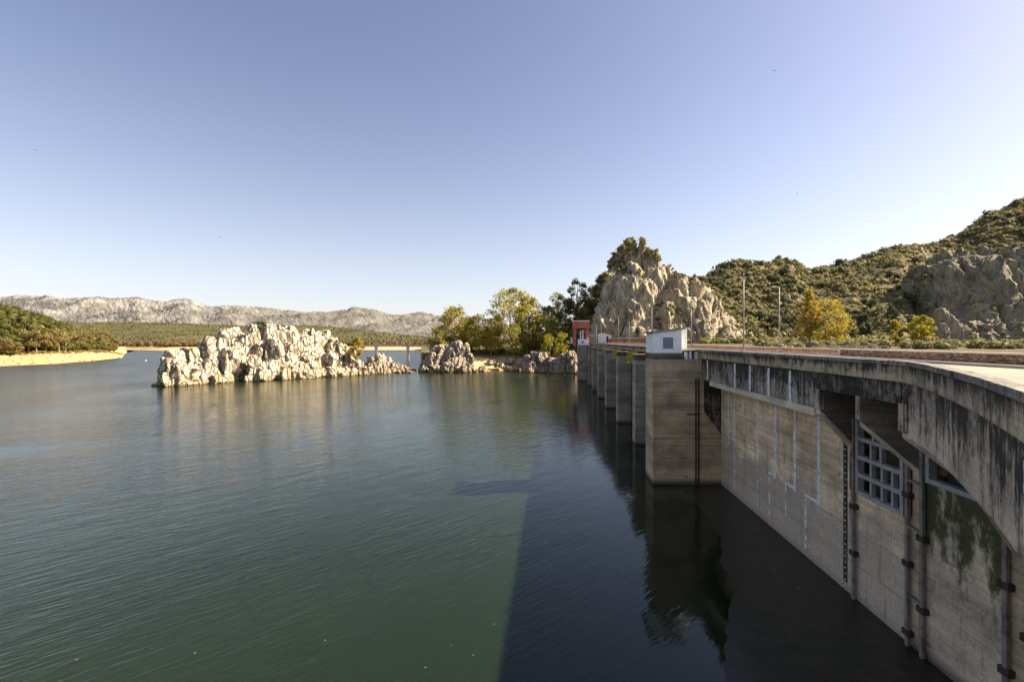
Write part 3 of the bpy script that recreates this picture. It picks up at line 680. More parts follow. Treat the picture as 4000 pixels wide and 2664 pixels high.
tag(obj_np('rock_cliff', kp, kq, None, M['cliff']), 'grey shaded rock cliff on the hillside at the right edge', 'rock')
ISL = [(606, 1512), (613, 1503), (628, 1450), (643, 1398), (677, 1373), (711, 1361), (745, 1357), (768, 1366), (779, 1334), (809, 1312), (838, 1329), (855, 1318), (872, 1279), (911, 1275), (936, 1285), (955, 1275), (980, 1262), (1024, 1262), (1068, 1263),
       (1092, 1285), (1116, 1270), (1146, 1275), (1180, 1300), (1195, 1280), (1219, 1295), (1243, 1290), (1258, 1287), (1292, 1314), (1317, 1334), (1351, 1363), (1380, 1408), (1400, 1418), (1420, 1440)]
ISLW = [(606, 1513), (700, 1507), (800, 1500), (1000, 1492), (1200, 1478), (1400, 1467), (1500, 1460), (1630, 1456)]
rng = np.random.default_rng(11)
def isl_specs(prof, x0, x1, step, rows, rw, yoff=0.0):
    sp = []
    for k, fr in enumerate(rows):
        x = x0 + rng.random() * step
        while x < x1:
            Yw = HC * F / (ramp1(x, ISLW) - 1332)
            Y = Yw + 2.0 + (len(rows) - 1 - k) * 4.2 + rng.normal() * 1.0 + yoff
            ztop = HC + (1332 - ramp1(x, prof)) / F * Y
            hgt = ztop * (fr + (0.0 if k == 0 else rng.normal() * 0.11))
            if hgt > 0.6:
                wdt = rw * (0.65 + 0.7 * rng.random()) * (1.0 if hgt > 8 else 0.75)
                rx = wdt; ry = wdt * (0.7 + 0.6 * rng.random())
                sp.append(((x - 2000) / F * Y, Y, -1.5, hgt + 1.5, rx, ry, -0.5 + rng.normal() * 0.3, rng.normal() * 0.05 - 0.05, 0.06))
            x += step * (0.6 + 0.8 * rng.random())
    return sp
TOW = [  # centre x, width, top y, set-back from the waterline (m), lean
    (655, 60, 1392, 3, -0.05), (700, 80, 1366, 6, -0.06), (745, 70, 1358, 9, -0.04), (690, 70, 1430, 1, 0.0), (640, 46, 1450, 1, 0.0), (740, 60, 1438, 2, 0.02), (775, 56, 1452, 1, 0.0),
    (810, 76, 1313, 9, -0.05), (820, 66, 1390, 4, 0.0), (790, 56, 1425, 3, 0.0), (846, 44, 1345, 9, -0.04), (850, 50, 1462, 1, 0.0),
    (880, 62, 1280, 10, -0.03), (915, 76, 1275, 12, -0.03), (892, 62, 1352, 6, 0.0), (890, 52, 1440, 3, 0.0), (945, 60, 1300, 12, 0.0),
    (985, 62, 1262, 14, -0.06), (1012, 44, 1330, 10, 0.0), (995, 50, 1385, 5, 0.0), (1050, 84, 1264, 14, -0.1), (1060, 76, 1320, 9, -0.08), (1075, 84, 1402, 5, 0.0), (1020, 60, 1430, 3, 0.0),
    (1092, 56, 1292, 15, -0.04), (1135, 84, 1271, 15, -0.06), (1125, 70, 1335, 9, -0.05), (1150, 84, 1412, 5, 0.0), (1180, 60, 1302, 14, 0.0), (1100, 60, 1440, 2, 0.0),
    (1200, 60, 1283, 16, -0.04), (1240, 60, 1292, 16, -0.02), (1215, 84, 1368, 9, 0.0), (1225, 84, 1425, 4, 0.0), (1262, 50, 1288, 17, 0.0), (1295, 66, 1316, 16, 0.0), (1285, 76, 1380, 9, 0.0), (1290, 70, 1432, 3, 0.0),
    (1328, 62, 1338, 15, 0.02), (1356, 54, 1366, 13, 0.0), (1335, 66, 1410, 7, 0.0), (1382, 46, 1405, 10, 0.0), (1370, 50, 1440, 4, 0.0), (1405, 40, 1428, 6, 0.0), (1330, 56, 1448, 2, 0.0), (1180, 70, 1452, 1, 0.0), (950, 40, 1430, 9, 0.0)]
sp = []
for (x, wpx, yt, back, lean) in TOW:
    Yw = HC * F / (ramp1(x, ISLW) - 1332); Y = Yw + back + 1.0
    zt = HC + (1332 - yt) / F * Y; rx = wpx / F * Y * 0.50
    sp.append(((x - 2000) / F * Y - lean * zt * 0.5, Y, -2.0, zt + 2.0, rx, rx * rng.uniform(0.8, 1.2), -0.5 + rng.normal() * 0.25, lean, 0.03))
iv, iq = spires(sp, 400, 64, 48, 0.4, ((4.8, 2.5, 0.6), (2.0, 1.0, 0.5), (0.8, 0.3, 0.2)), 7.0)
isl = thing('rock_island', ((1000 - 2000) / F * 205, 205, 0), 'large pale jagged rock island rising from the lake', 'rock')
obj_np('rock_mass', iv, iq, None, M['island'], isl)
PN = [((x - 2000) / F * Y, Y, 13, HC + (1332 - yt) / F * Y - 13, w_ / F * Y * 0.55, 3.5, -0.4, -0.08, 0.05) for (x, yt, w_, Y) in ((3695, 1203, 52, 316), (3722, 1225, 56, 315), (3755, 1262, 60, 314), (3790, 1300, 60, 312), (3680, 1262, 50, 312))]
v_, q_ = spires(PN, 660, 40, 40, 0.4, ((5.0, 1.9, 0.5), (2.2, 1.0, 0.4), (1.0, 0.4, 0.2)), 5.0)
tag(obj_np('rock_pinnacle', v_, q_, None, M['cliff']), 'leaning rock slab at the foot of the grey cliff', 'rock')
# bushes growing on the island
C = []
for (x, y, Y, rr) in [(1015, 1262, 207, 2.0), (1035, 1268, 206, 1.6), (1000, 1272, 205, 1.3), (905, 1345, 193, 1.1), (1265, 1300, 222, 1.4), (1290, 1330, 224, 1.5), (1320, 1345, 226, 1.4), (1345, 1370, 228, 1.2), (935, 1330, 197, 0.9)]:
    C.append((*px(x, y, Y), rr))
C = np.array(C); shr = shrubs('undergrowth', np.repeat(C[:, :3], 3, 0) + rng.normal(size=(27, 3)) * 0.7 - np.array(ABS[isl.name]), np.repeat(C[:, 3], 3) * 0.7, M['greygreen'], 5)
shr.parent = isl
# low reef to its right
REEF = [(1395, 1425), (1420, 1412), (1445, 1405), (1463, 1388), (1480, 1372), (1492, 1376), (1502, 1408), (1522, 1392), (1545, 1415), (1566, 1422), (1590, 1430), (1610, 1438), (1624, 1446), (1632, 1456)]
sp = isl_specs(REEF, 1402, 1625, 17, (1.0, 0.7, 0.35), 2.1)
v_, q_ = spires(sp, 500, 30, 24, 0.4, ((2.6, 1.1, 0.5), (1.1, 0.5, 0.4)))
reef = thing('rock_reef', ((1510 - 2000) / F * 245, 245, 0), 'low broken brown reef of rocks beside the pale island, under the footbridge', 'rock')
obj_np('rock_mass', v_, q_, None, M['bankrock'], reef)

# rocks on the peninsula
def rock_group(name, label, pts, seed, mat, nu=44, nv=34):
    sp = []
    for (x, ytop, ybase, Y, wpx) in pts:
        zb = HC - (ybase - 1332) / F * Y; zt = HC - (ytop - 1332) / F * Y
        rx = wpx / F * Y / 2
        sp.append(((x - 2000) / F * Y, Y, zb - 1.0, zt - zb + 1.0, rx, rx * (0.8 + 0.4 * rng.random()), rng.random() * 0.8, rng.normal() * 0.06, 0.08))
    v_, q_ = spires(sp, seed, nu, nv, 0.4, FR)
    c = v_.mean(0); o = thing(name, (c[0], c[1], max(0, v_[:, 2].min())), label, 'rock')
    obj_np('rock_mass', v_, q_, None, mat, o); return o
FR = ((3.6, 1.6, 0.5), (1.5, 0.75, 0.4), (0.7, 0.3, 0.2))
rock_group('rock_outcrop', 'dark rock outcrop at the tip of the tree-covered point, bridge end on it',
           [(1660, 1405, 1446, 262, 40), (1690, 1375, 1452, 262, 45), (1715, 1350, 1450, 266, 50), (1740, 1345, 1452, 266, 50), (1765, 1335, 1450, 266, 45), (1800, 1328, 1452, 266, 40), (1820, 1335, 1450, 266, 34), (1830, 1380, 1452, 262, 36),
            (1790, 1395, 1455, 258, 55), (1750, 1410, 1455, 256, 45), (1700, 1425, 1456, 256, 45), (1820, 1420, 1455, 256, 40), (1845, 1432, 1452, 258, 26), (1665, 1435, 1450, 258, 30)], 600, M['bankrock'])
rock_group('shore_rocks', 'pale rocks at the water beside the far end of the dam',
           [(2065, 1385, 1445, 262, 40), (2090, 1372, 1445, 262, 50), (2120, 1372, 1448, 260, 50), (2080, 1410, 1450, 258, 50), (2130, 1405, 1450, 258, 50), (2165, 1395, 1452, 256, 50), (2205, 1380, 1455, 252, 55), (2225, 1370, 1455, 250, 45), (2190, 1425, 1456, 250, 50), (2240, 1390, 1458, 246, 40)], 610, M['bankrock'])
rock_group('shore_boulders', 'brown boulders on the sandy shore between the rock outcrop and the dam',
           [(1950, 1418, 1430, 272, 30), (1985, 1425, 1440, 270, 24), (1885, 1425, 1440, 266, 26), (2015, 1438, 1452, 268, 22), (2040, 1400, 1415, 276, 40), (1920, 1405, 1415, 280, 30), (2000, 1395, 1410, 282, 36)], 620, M['bankrock'], 20, 14)

# ------------------------------------------------------------------ ground cover (stuff)
rng = np.random.default_rng(77)
def scatter_right(n, x0, x1, ta, tb):
    x = x0 + (x1 - x0) * rng.random(n); r = (x - 2000) / F
    y0 = ramp1(x, R_FOOT); yc = ramp1(x, R_CY); Y = y0 + (yc - y0) * (ta + (tb - ta) * rng.random(n) ** 0.8)
    return np.stack([r * Y, Y, h_right(r, Y)], 1)
P = scatter_right(9500, 2730, 4350, -0.25, 1.06)
R = (0.8 + 3.2 * rng.random(len(P)) ** 2.6) * (0.75 + P[:, 1] / 900) * np.clip(1.0 + 0.9 * fbm(P / 28.0, 3, 91), 0.5, 1.7)
den = fbm(P / 45.0, 3, 8); keep = (den > -0.95 + 0.4 * rng.random(len(P))) & ~((P[:, 0] / P[:, 1] * F + 2000 > 3625) & (P[:, 1] < 405))
P, R = P[keep], R[keep]; P[:, 2] += R * 0.25
shrubs('hillside_shrubs', P, R, M['shrub'], 31, 20, label='olive green scrub covering the hillside behind the dam', kind='stuff')
P = scatter_right(900, 2050, 2420, 0.1, 1.02); R = 1.8 + 2.6 * rng.random(len(P)) ** 1.5; P[:, 2] += R * 0.4
P2 = scatter_right(260, 2760, 4300, 0.05, 1.0); P2 = P2[~((P2[:, 0] / P2[:, 1] * F + 2000 > 3640) & (P2[:, 1] < 410))]; R2 = 2.2 + 2.4 * rng.random(len(P2)); P2[:, 2] += R2 * 0.6
shrubs('hillside_oaks', P2, R2, M['greygreen'], 41, 50, 1.0, ICO2, 0.34, label='darker evergreen oaks scattered through the hillside scrub', kind='stuff')
P3 = scatter_right(130, 2780, 4300, 0.2, 1.0); dn = fbm(P3 / 60.0, 3, 18); P3 = P3[(dn > 0.02) & ~((P3[:, 0] / P3[:, 1] * F + 2000 > 3640) & (P3[:, 1] < 410))]
sp3 = [(p[0], p[1], p[2] - 1.5, 2.5 + 5 * rng.random(), 1.5 + 3.5 * rng.random(), 1.5 + 2.5 * rng.random(), -0.5 + rng.normal() * 0.4, rng.normal() * 0.1, 0.1) for p in P3]
v_, q_ = spires(sp3, 640, 16, 12); tag(obj_np('hillside_outcrops', v_, q_, None, M['crag']), label='small rock outcrops among the hillside scrub', kind='stuff')
shrubs('wooded_slope_shrubs', P, R, M['dkgreen'], 32, 30, label='dark scrub on the slope left of the crag', kind='stuff')
# scrub clinging to the crag and the cliff
def on_rock(V, tl, n, w):
    k = rng.choice(len(V), n, replace=False, p=w / w.sum()); return V[k]
def ledge_weights(V, prof, seed, top, base):
    xr = V[:, 0] / V[:, 1] * F + 2000; zt = HC + (1332 - ramp1(xr, prof)) / F * V[:, 1]; t = (V[:, 2] - 12) / np.maximum(zt - 12, 3)
    return np.clip(fbm(V / 16.0, 3, seed) + 0.0, 0, 1) * base + np.clip(t - 0.84, 0, 0.2) * top + 1e-5, xr
def outer_skin(V, cell=5.0):
    u = np.floor(V[:, 0] / V[:, 1] * F / cell).astype(np.int64); v = np.floor((V[:, 2] - HC) / V[:, 1] * F / cell).astype(np.int64)
    o_ = np.lexsort((V[:, 1], v, u)); f_ = np.ones(len(o_), bool); f_[1:] = (u[o_][1:] != u[o_][:-1]) | (v[o_][1:] != v[o_][:-1])
    return V[o_[f_]]
cp, kp = outer_skin(cp), outer_skin(kp)
wt, xr = ledge_weights(cp, CRAG, 61, 14.0, 1.3); wt = wt * (1 + 4.0 * np.clip((2480 - xr) / 150, 0, 1))
P = on_rock(cp, None, 900, wt); R = 0.6 + 1.9 * rng.random(len(P)) ** 2
shrubs('crag_shrubs', P, R, M['shrub'], 33, 24, label='scrub clinging to the ochre crag', kind='stuff')
wt, xr = ledge_weights(kp, CLIFF, 71, 12.0, 0.6)
P = on_rock(kp, None, 700, wt); R = 0.8 + 2.0 * rng.random(len(P)) ** 2
shrubs('cliff_shrubs', P, R, M['shrub'], 34, 24, label='scrub on the ledges of the grey cliff', kind='stuff')
# bushes on the flat behind the road
n = 800; x = 2960 + 1500 * rng.random(n); r = (x - 2000) / F; Y = 88 + 220 * rng.random(n)
P = np.stack([r * Y, Y, h_right(r, Y)], 1); R = (0.6 + 1.6 * rng.random(n) ** 2.2) * (Y / 130) ** 0.3; P[:, 2] += R * 0.35
shrubs('roadside_bushes', P, R, M['shrub'], 35, 90, core=ICO2, leaf=0.26, label='pale green bushes on the flat beyond the road wall', kind='stuff')
# undergrowth on the peninsula
n = 330; x = 1700 + 620 * rng.random(n); r = (x - 2000) / F; Y = ramp1(x, R_SHORE) + 26 + 26 * rng.random(n)
P = np.stack([r * Y, Y, h_right(r, Y)], 1); R = 1.1 + 2.0 * rng.random(n) ** 1.5; P[:, 2] += R * 0.4
shrubs('shore_undergrowth', P, R, M['dkgreen'], 36, 40, label='dark undergrowth below the trees on the point', kind='stuff')
# left bank wood
n = 900; x = -350 + 800 * rng.random(n); r = (x - 2000) / F; Y = ramp1(x, L_SHORE) + 62 + 150 * rng.random(n) ** 1.2
P = np.stack([r * Y, Y, h_left(r, Y)], 1); R = 2.4 + 2.0 * rng.random(n); P[:, 2] += R * 1.2
P[:, 2] += 1.5 * rng.random(n)
shrubs('pine_wood', P, R, M['pine'], 37, 60, 1.05, ICO2, 0.34, label='dense green pine wood on the left bank', kind='stuff')
n = 130; x = -100 + 580 * rng.random(n); r = (x - 2000) / F; Y = ramp1(x, L_SHORE) + 48 + 14 * rng.random(n)
P = np.stack([r * Y, Y, h_left(r, Y)], 1); R = 0.8 + 1.5 * rng.random(n); P[:, 2] += R * 0.3
shrubs('beach_undergrowth', P, R, M['tan'], 38, 40, label='brown undergrowth at the top of the golden beach', kind='stuff')
n = 260; x = -80 + 560 * rng.random(n); r = (x - 2000) / F; Y = ramp1(x, L_SHORE) + 1 + 50 * rng.random(n)
P = np.stack([r * Y, Y, h_left(r, Y)], 1)
sp4 = [(p[0], p[1], p[2] - 0.3, 0.5 + 0.9 * rng.random() ** 2, 0.3 + 0.8 * rng.random() ** 2, 0.3 + 0.6 * rng.random(), rng.random() * 3, 0, 0) for p in P]
v_, q_ = spires(sp4, 650, 8, 6); tag(obj_np('beach_stones', v_, q_, None, M['bankrock']), label='small stones scattered on the golden beach', kind='stuff')
# far shore woods
n = 8500; x = -500 + 2750 * rng.random(n); r = (x - 2000) / F; Y = 960 + 840 * rng.random(n) ** 1.3
P = np.stack([r * Y, Y, h_far(r, Y)], 1); R = (1.5 + 4.0 * rng.random(n) ** 2.6) * (Y / 1300) ** 0.5; P[:, 2] += R * 0.15
shrubs('far_scrub', P, R, M['shrub_far'], 39, 14, label='olive scrub on the low hills across the lake', kind='stuff')
n = 900; x = -300 + 2550 * rng.random(n); r = (x - 2000) / F; Y = 880 + 50 * np.sin(x / 170.0) + 20 * np.sin(x / 61.0) + 42 + 45 * rng.random(n)
P = np.stack([r * Y, Y, h_far(r, Y)], 1); R = 3.4 + 3.0 * rng.random(n); P[:, 2] += R * 0.9
shrubs('far_shore_wood', P, R, M['shore_far'], 40, 40, 1.25, label='brown autumn wood along the far shoreline', kind='stuff')

# ------------------------------------------------------------------ individual trees
def ground_r(x, Y):
    r = np.array([[(x - 2000) / F]]); return float(h_right(r, np.array([[float(Y)]]))[0, 0])
def ground_l(x, Y):
    r = np.array([[(x - 2000) / F]]); return float(h_left(r, np.array([[float(Y)]]))[0, 0])
def tree_at(name, x, ytop, wpx, Y, label, mat, th=0.25, group=None, ground=ground_r, **kw):
    z = ground(x, Y); h = HC - (ytop - 1332) / F * Y - z
    return tree(name, ((x - 2000) / F * Y, Y, z - 0.3), label, mat, group, h=h + 0.3, cw=wpx / F * Y, th=h * th, **kw)
TR = 'trees on the point at the far end of the dam'
tree_at('olive_tree', 1775, 1203, 130, 300, 'olive and yellow tree with uneven crown above the dark rock outcrop', 'euca', 0.3, TR, seed=1, ncl=60, nleaf=70, lsize=1.0, clump=0.15)
tree_at('olive_tree', 1722, 1275, 90, 292, 'low dark olive tree leftmost on the point', 'euca', 0.12, TR, seed=2, ncl=34, nleaf=70, lsize=1.0, clump=0.19)
tree_at('olive_tree', 1830, 1250, 110, 312, 'small olive tree between the outcrop tree and the lime yellow tree', 'euca', 0.15, TR, seed=12, ncl=34, nleaf=70, lsize=1.0, clump=0.18)
tree_at('lime_tree', 1872, 1236, 100, 298, 'bright lime yellow tree left of the tallest tree on the point', 'lime', 0.2, TR, seed=3, ncl=44, nleaf=70, lsize=0.95, clump=0.18)
tree_at('lime_tree', 1918, 1280, 70, 294, 'small golden yellow tree at the foot of the tallest tree on the point', 'gold', 0.15, TR, seed=13, ncl=26, nleaf=70, lsize=0.9, clump=0.2)
tree_at('eucalyptus_tree', 1995, 1132, 190, 305, 'tallest eucalyptus on the point with airy olive crown', 'euca', 0.16, TR, seed=4, ncl=110, nleaf=70, lsize=1.0, clump=0.115)
tree_at('eucalyptus_tree', 2065, 1160, 110, 300, 'yellow lit eucalyptus against the right of the tallest tree', 'euca_y', 0.12, TR, seed=5, ncl=70, nleaf=70, lsize=1.0, clump=0.15)
tree_at('eucalyptus_tree', 2110, 1225, 90, 296, 'lower yellow olive tree right of the tallest tree', 'euca_y', 0.1, TR, seed=15, ncl=40, nleaf=70, lsize=1.0, clump=0.17)
tree_at('evergreen_tree', 2180, 1150, 110, 312, 'tall thin evergreen with light clumps left of the crag', 'euca', 0.1, TR, seed=6, ncl=60, nleaf=60, lsize=1.0, clump=0.13)
tree_at('evergreen_tree', 2140, 1200, 90, 320, 'dark evergreen between the eucalyptus and the crag', 'dkgreen', 0.1, TR, seed=16, ncl=50, nleaf=70, lsize=1.0, clump=0.17)
tree_at('evergreen_tree', 2255, 1094, 80, 322, 'dark tree with open top on the slope beside the crag', 'dkgreen', 0.3, TR, seed=7, ncl=42, nleaf=60, lsize=1.0, clump=0.16)
tree_at('evergreen_tree', 2225, 1180, 80, 308, 'bushy dark tree low on the slope above the red gantry', 'dkgreen', 0.08, TR, seed=17, ncl=46, nleaf=70, lsize=1.0, clump=0.18)
tree_at('evergreen_tree', 2315, 1120, 70, 318, 'small tree against the left flank of the crag', 'euca', 0.15, TR, seed=27, ncl=34, nleaf=60, lsize=1.0, clump=0.18)
tree_at('shore_bush', 2150, 1310, 70, 272, 'yellow green bush above the pale shore rocks', 'lime', 0.1, TR, seed=8, ncl=24, nleaf=70, lsize=0.7, clump=0.2)
tree_at('shore_bush', 2195, 1300, 60, 266, 'taller yellow bush beside the red gantry', 'lime', 0.1, TR, seed=18, ncl=24, nleaf=70, lsize=0.7, clump=0.2)
tree_at('olive_tree', 1935, 1235, 90, 318, 'olive tree filling the gap behind the small golden tree', 'euca', 0.08, TR, seed=31, ncl=46, nleaf=70, lsize=1.0, clump=0.17)
tree_at('olive_tree', 1800, 1290, 110, 318, 'dark tree low behind the rock outcrop', 'dkgreen', 0.05, TR, seed=32, ncl=44, nleaf=70, lsize=1.0, clump=0.18)
tree_at('olive_tree', 2030, 1270, 130, 292, 'low spreading olive tree in front of the tallest eucalyptus', 'euca', 0.05, TR, seed=33, ncl=50, nleaf=70, lsize=1.0, clump=0.16)
tree_at('evergreen_tree', 2285, 1170, 90, 300, 'dark evergreen right behind the red gantry', 'dkgreen', 0.05, TR, seed=34, ncl=50, nleaf=70, lsize=1.0, clump=0.18)
tree_at('evergreen_tree', 2170, 1250, 110, 300, 'bushy olive tree above the shore bushes', 'euca', 0.05, TR, seed=35, ncl=50, nleaf=70, lsize=1.0, clump=0.17)
RT = 'autumn trees beyond the road'
tree_at('poplar_tree', 3225, 1180, 175, 152, 'broad golden yellow autumn tree behind the lamp posts', 'gold', 0.12, RT, seed=21, ncl=90, nleaf=80, lsize=0.5, clump=0.125, shape='round')
tree_at('poplar_tree', 3165, 1136, 62, 150, 'narrow orange topped tree rising behind the broad golden tree', 'orange', 0.2, RT, seed=22, ncl=60, nleaf=60, lsize=0.5, clump=0.17, shape='oval')
tree_at('poplar_tree', 3130, 1180, 60, 160, 'rusty orange tree at the left of the broad golden tree', 'tan', 0.2, RT, seed=23, ncl=36, nleaf=70, lsize=0.5, clump=0.17)
tree_at('poplar_tree', 3500, 1252, 50, 135, 'small bright yellow tree in front of the shaded slope', 'gold', 0.15, RT, seed=24, ncl=30, nleaf=70, lsize=0.42, clump=0.18, shape='oval')
tree_at('poplar_tree', 3595, 1238, 85, 132, 'yellow olive tree with pale trunk near the foot of the cliff', 'euca_y', 0.3, RT, seed=25, ncl=44, nleaf=70, lsize=0.45, clump=0.15)
tree_at('poplar_tree', 3640, 1318, 80, 128, 'low orange brown tree below the grey cliff', 'tan', 0.1, RT, seed=26, ncl=30, nleaf=70, lsize=0.42, clump=0.17)
ET = 'rounded evergreens on the hillside'
for i, (x, yt, wp_, Y, lb) in enumerate([(3080, 1098, 52, 400, 'round dark evergreen high on the hillside left of the saddle'), (2975, 1072, 56, 430, 'dark evergreen below the top of the middle ridge'), (3310, 1255, 60, 265, 'grey green tree right of the broad golden tree'),
                                         (3345, 1215, 55, 290, 'grey green tree halfway between golden tree and shaded slope'), (3410, 1172, 60, 300, 'tallest grey green tree left of the shaded slope'), (3375, 1230, 50, 280, 'low grey green tree in the middle of the grey green group'),
                                         (3485, 1196, 40, 310, 'lone round tree inside the shaded slope'), (3210, 1108, 46, 430, 'dark evergreen above the broad golden tree')]):
    tree_at('evergreen_tree', x, yt, wp_, Y, lb, 'dkgreen' if i in (0, 1, 7) else 'greygreen', 0.1, ET, seed=60 + i, ncl=34, nleaf=60, lsize=1.0, clump=0.2)
# row of tan trees on the left beach
LT = 'tan autumn trees along the golden beach'
protos = []
for i, (x, yt, wp_, off) in enumerate([(20, 1330, 60, 52), (112, 1292, 62, 54), (143, 1298, 60, 50), (230, 1288, 66, 56), (258, 1300, 50, 60), (300, 1300, 56, 64), (345, 1292, 60, 66), (372, 1288, 56, 72), (400, 1302, 50, 70), (425, 1312, 46, 72), (448, 1318, 40, 76), (60, 1340, 50, 48), (180, 1312, 50, 58), (-25, 1320, 60, 52)]):
    lbs = ['tan tree at the far left end of the beach row', 'taller tan tree with pale trunk, left one of a close pair on the beach', 'tan tree with white trunk, right one of a close pair on the beach', 'broad tan tree with tall pale trunk near the middle of the beach row',
           'slender tan tree just right of the broad one on the beach', 'tan tree in the middle of the right half of the beach row', 'large golden tan tree in the right half of the beach row', 'orange tan tree beside the large golden one on the beach', 'tan tree third from the tip of the left bank',
           'tan tree second from the tip of the left bank', 'rightmost tan tree at the tip of the left bank', 'low brown tree right of the far left tan tree', 'low brown tree between the close pair and the broad tan tree', 'tan tree cut by the left edge of the picture']
    tree_at('tan_tree', x, yt, wp_, ramp1(x, L_SHORE) + off, lbs[i], 'tan', 0.42, LT, ground_l, seed=80 + i, ncl=26, nleaf=55, lsize=1.25, clump=0.2, shape='umbrella')
tree_at('yellow_bush', 1395, 1322, 46, 236, 'round yellow bush at the right end of the rock island', 'gold', 0.08, None, lambda x, Y: 8.0, seed=99, ncl=26, nleaf=60, lsize=0.8, clump=0.22)

# ------------------------------------------------------------------ the dam
EDGE = [(18.28 + TA * y, y) for y in (208, 180, 150, 120, 90, 62, 57, 52, 47, 42, 37, 33, 30, 27.5, 25.4)]
CURVE = [(20.2, 23.4), (18.95, 21.1), (17.45, 18.75), (15.75, 16.3), (13.65, 13.3), (12.0, 11.15), (10.75, 9.55), (8.6, 7.0), (6.0, 4.6), (3.3, 2.6), (1.5, 1.25), (0.0, 0.8), (-3.0, 0.6), (-8.0, 0.6)]
def catmull(pts, n):
    out = []
    for i in range(len(pts) - 1):
        p0, p1, p2, p3 = (Vector(pts[max(0, min(len(pts) - 1, k))]) for k in (i - 1, i, i + 1, i + 2))
        for j in range(n):
            t = j / n
            out.append(0.5 * ((2 * p1) + (-p0 + p2) * t + (2 * p0 - 5 * p1 + 4 * p2 - p3) * t * t + (-p0 + 3 * p1 - 3 * p2 + p3) * t ** 3))
    out.append(Vector(pts[-1])); return out
PATH = [Vector(p) for p in EDGE[:-2]] + catmull(EDGE[-3:] + CURVE, 5)[5:]
clean = [PATH[0]]
for p in PATH[1:]:
    if (p - clean[-1]).length > 0.05: clean.append(p)
PATH = clean
SL = [0.0]
for a_, b_ in zip(PATH[:-1], PATH[1:]): SL.append(SL[-1] + (b_ - a_).length)
def pat(s):
    for i in range(len(SL) - 1):
        if s <= SL[i + 1]: return PATH[i].lerp(PATH[i + 1], (s - SL[i]) / (SL[i + 1] - SL[i]))
    return PATH[-1]
def s_at_y(y):                                         # arc length where the straight edge has this depth
    for i in range(len(PATH) - 1):
        if PATH[i].y >= y >= PATH[i + 1].y: return SL[i] + (SL[i + 1] - SL[i]) * (PATH[i].y - y) / (PATH[i].y - PATH[i + 1].y)
def sub(s0, s1):
    s0, s1 = max(s0, 0), min(s1, SL[-1])
    return [pat(s0)] + [PATH[i] for i in range(len(SL)) if s0 + 0.02 < SL[i] < s1 - 0.02] + [pat(s1)]
def offs(pts, o):
    out = []
    for i, p in enumerate(pts):
        s = None
        t = (pts[min(i + 1, len(pts) - 1)] - pts[max(i - 1, 0)]).normalized()
        out.append(p + Vector((-t.y, t.x)) * o)
    return out
def sweep(mb, s0, s1, o0, o1, z0, z1):
    p = sub(s0, s1); a_ = offs(p, o0); b_ = offs(p, o1); n = len(p); b = len(mb.v)
    for i in range(n): mb.v += [(a_[i].x, a_[i].y, z0), (b_[i].x, b_[i].y, z0), (b_[i].x, b_[i].y, z1), (a_[i].x, a_[i].y, z1)]
    for i in range(n - 1):
        for q in range(4):
            w_ = (q + 1) % 4; mb.f.append((b + 4 * i + q, b + 4 * i + w_, b + 4 * i + 4 + w_, b + 4 * i + 4 + q))
    mb.f += [(b, b + 3, b + 2, b + 1), (b + 4 * n - 4, b + 4 * n - 3, b + 4 * n - 2, b + 4 * n - 1)]
    return mb
CW, CE, CF = 20.88, 18.28, 25.06                       # wall face, deck edge, far parapet
ZR, ZK = hz(1.42), hz(1.05)                            # road, kerb top
dam = thing('dam', (CW + TA * 45, 45, 0), 'weathered concrete dam wall with its overhanging deck edge in shade', 'dam')
# main wall: below the openings, between them, above
y_a, y_b = 32.0, 57.0
MB().dbox(CW, CW + 3, y_a, y_b, -4, hz(2.2)).build('wall', M['wall'], dam)
MB().dbox(CW, CW + 3, 26.35, y_a, -4, hz(10.45)).build('wall', M['wall'], dam)
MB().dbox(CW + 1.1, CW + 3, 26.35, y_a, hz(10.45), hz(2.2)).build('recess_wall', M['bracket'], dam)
MB().dbox(CW, CW + 1.1, 31.35, y_a, hz(10.45), hz(2.2)).build('wall', M['moss'], dam)
MB().dbox(CW - 0.03, CW + 3, 25.5, 26.35, -4, hz(2.2)).build('pillar', M['pier'], dam)
MB().dbox(CW, CW + 3, 20.7, 25.5, -4, hz(7.9)).build('mossy_wall', M['moss'], dam)
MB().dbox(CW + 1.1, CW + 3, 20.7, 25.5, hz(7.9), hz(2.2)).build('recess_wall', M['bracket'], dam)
MB().dbox(CW - 0.03, CW + 3, 19.8, 20.7, -4, hz(2.2)).build('pillar', M['pier'], dam)
MB().dbox(CW, CW + 3, -12, 19.8, -4, hz(2.2)).build('wall', M['wall'], dam)
# girder panel with clean lower beam, under the deck edge
s32, s57 = s_at_y(32.1), s_at_y(57.2)
sA = s_at_y(24.1)
for (ya, yb) in [(57.2, 50.0), (50.0, 43.0), (43.0, 37.0), (37.0, 32.1)]:
    sweep(MB(), s_at_y(ya) + 0.01, s_at_y(yb) - 0.01, 0.20, 0.55, hz(4.72), hz(2.16)).build('girder_panel', M['girder'], dam)
sweep(MB(), s_at_y(53.5), s32, 0.16, 0.62, hz(5.25), hz(4.725)).build('girder_lip', M['lip'], dam)
sweep(MB(), s32, sA, 0.16, 0.6, hz(3.35), hz(2.16)).build('edge_beam', M['beam'], dam)
# soffit slab behind the girder
sweep(MB(), s57, sA + 3, 0.6, 3.0, hz(2.6), hz(2.165)).build('soffit', M['bracket'], dam)
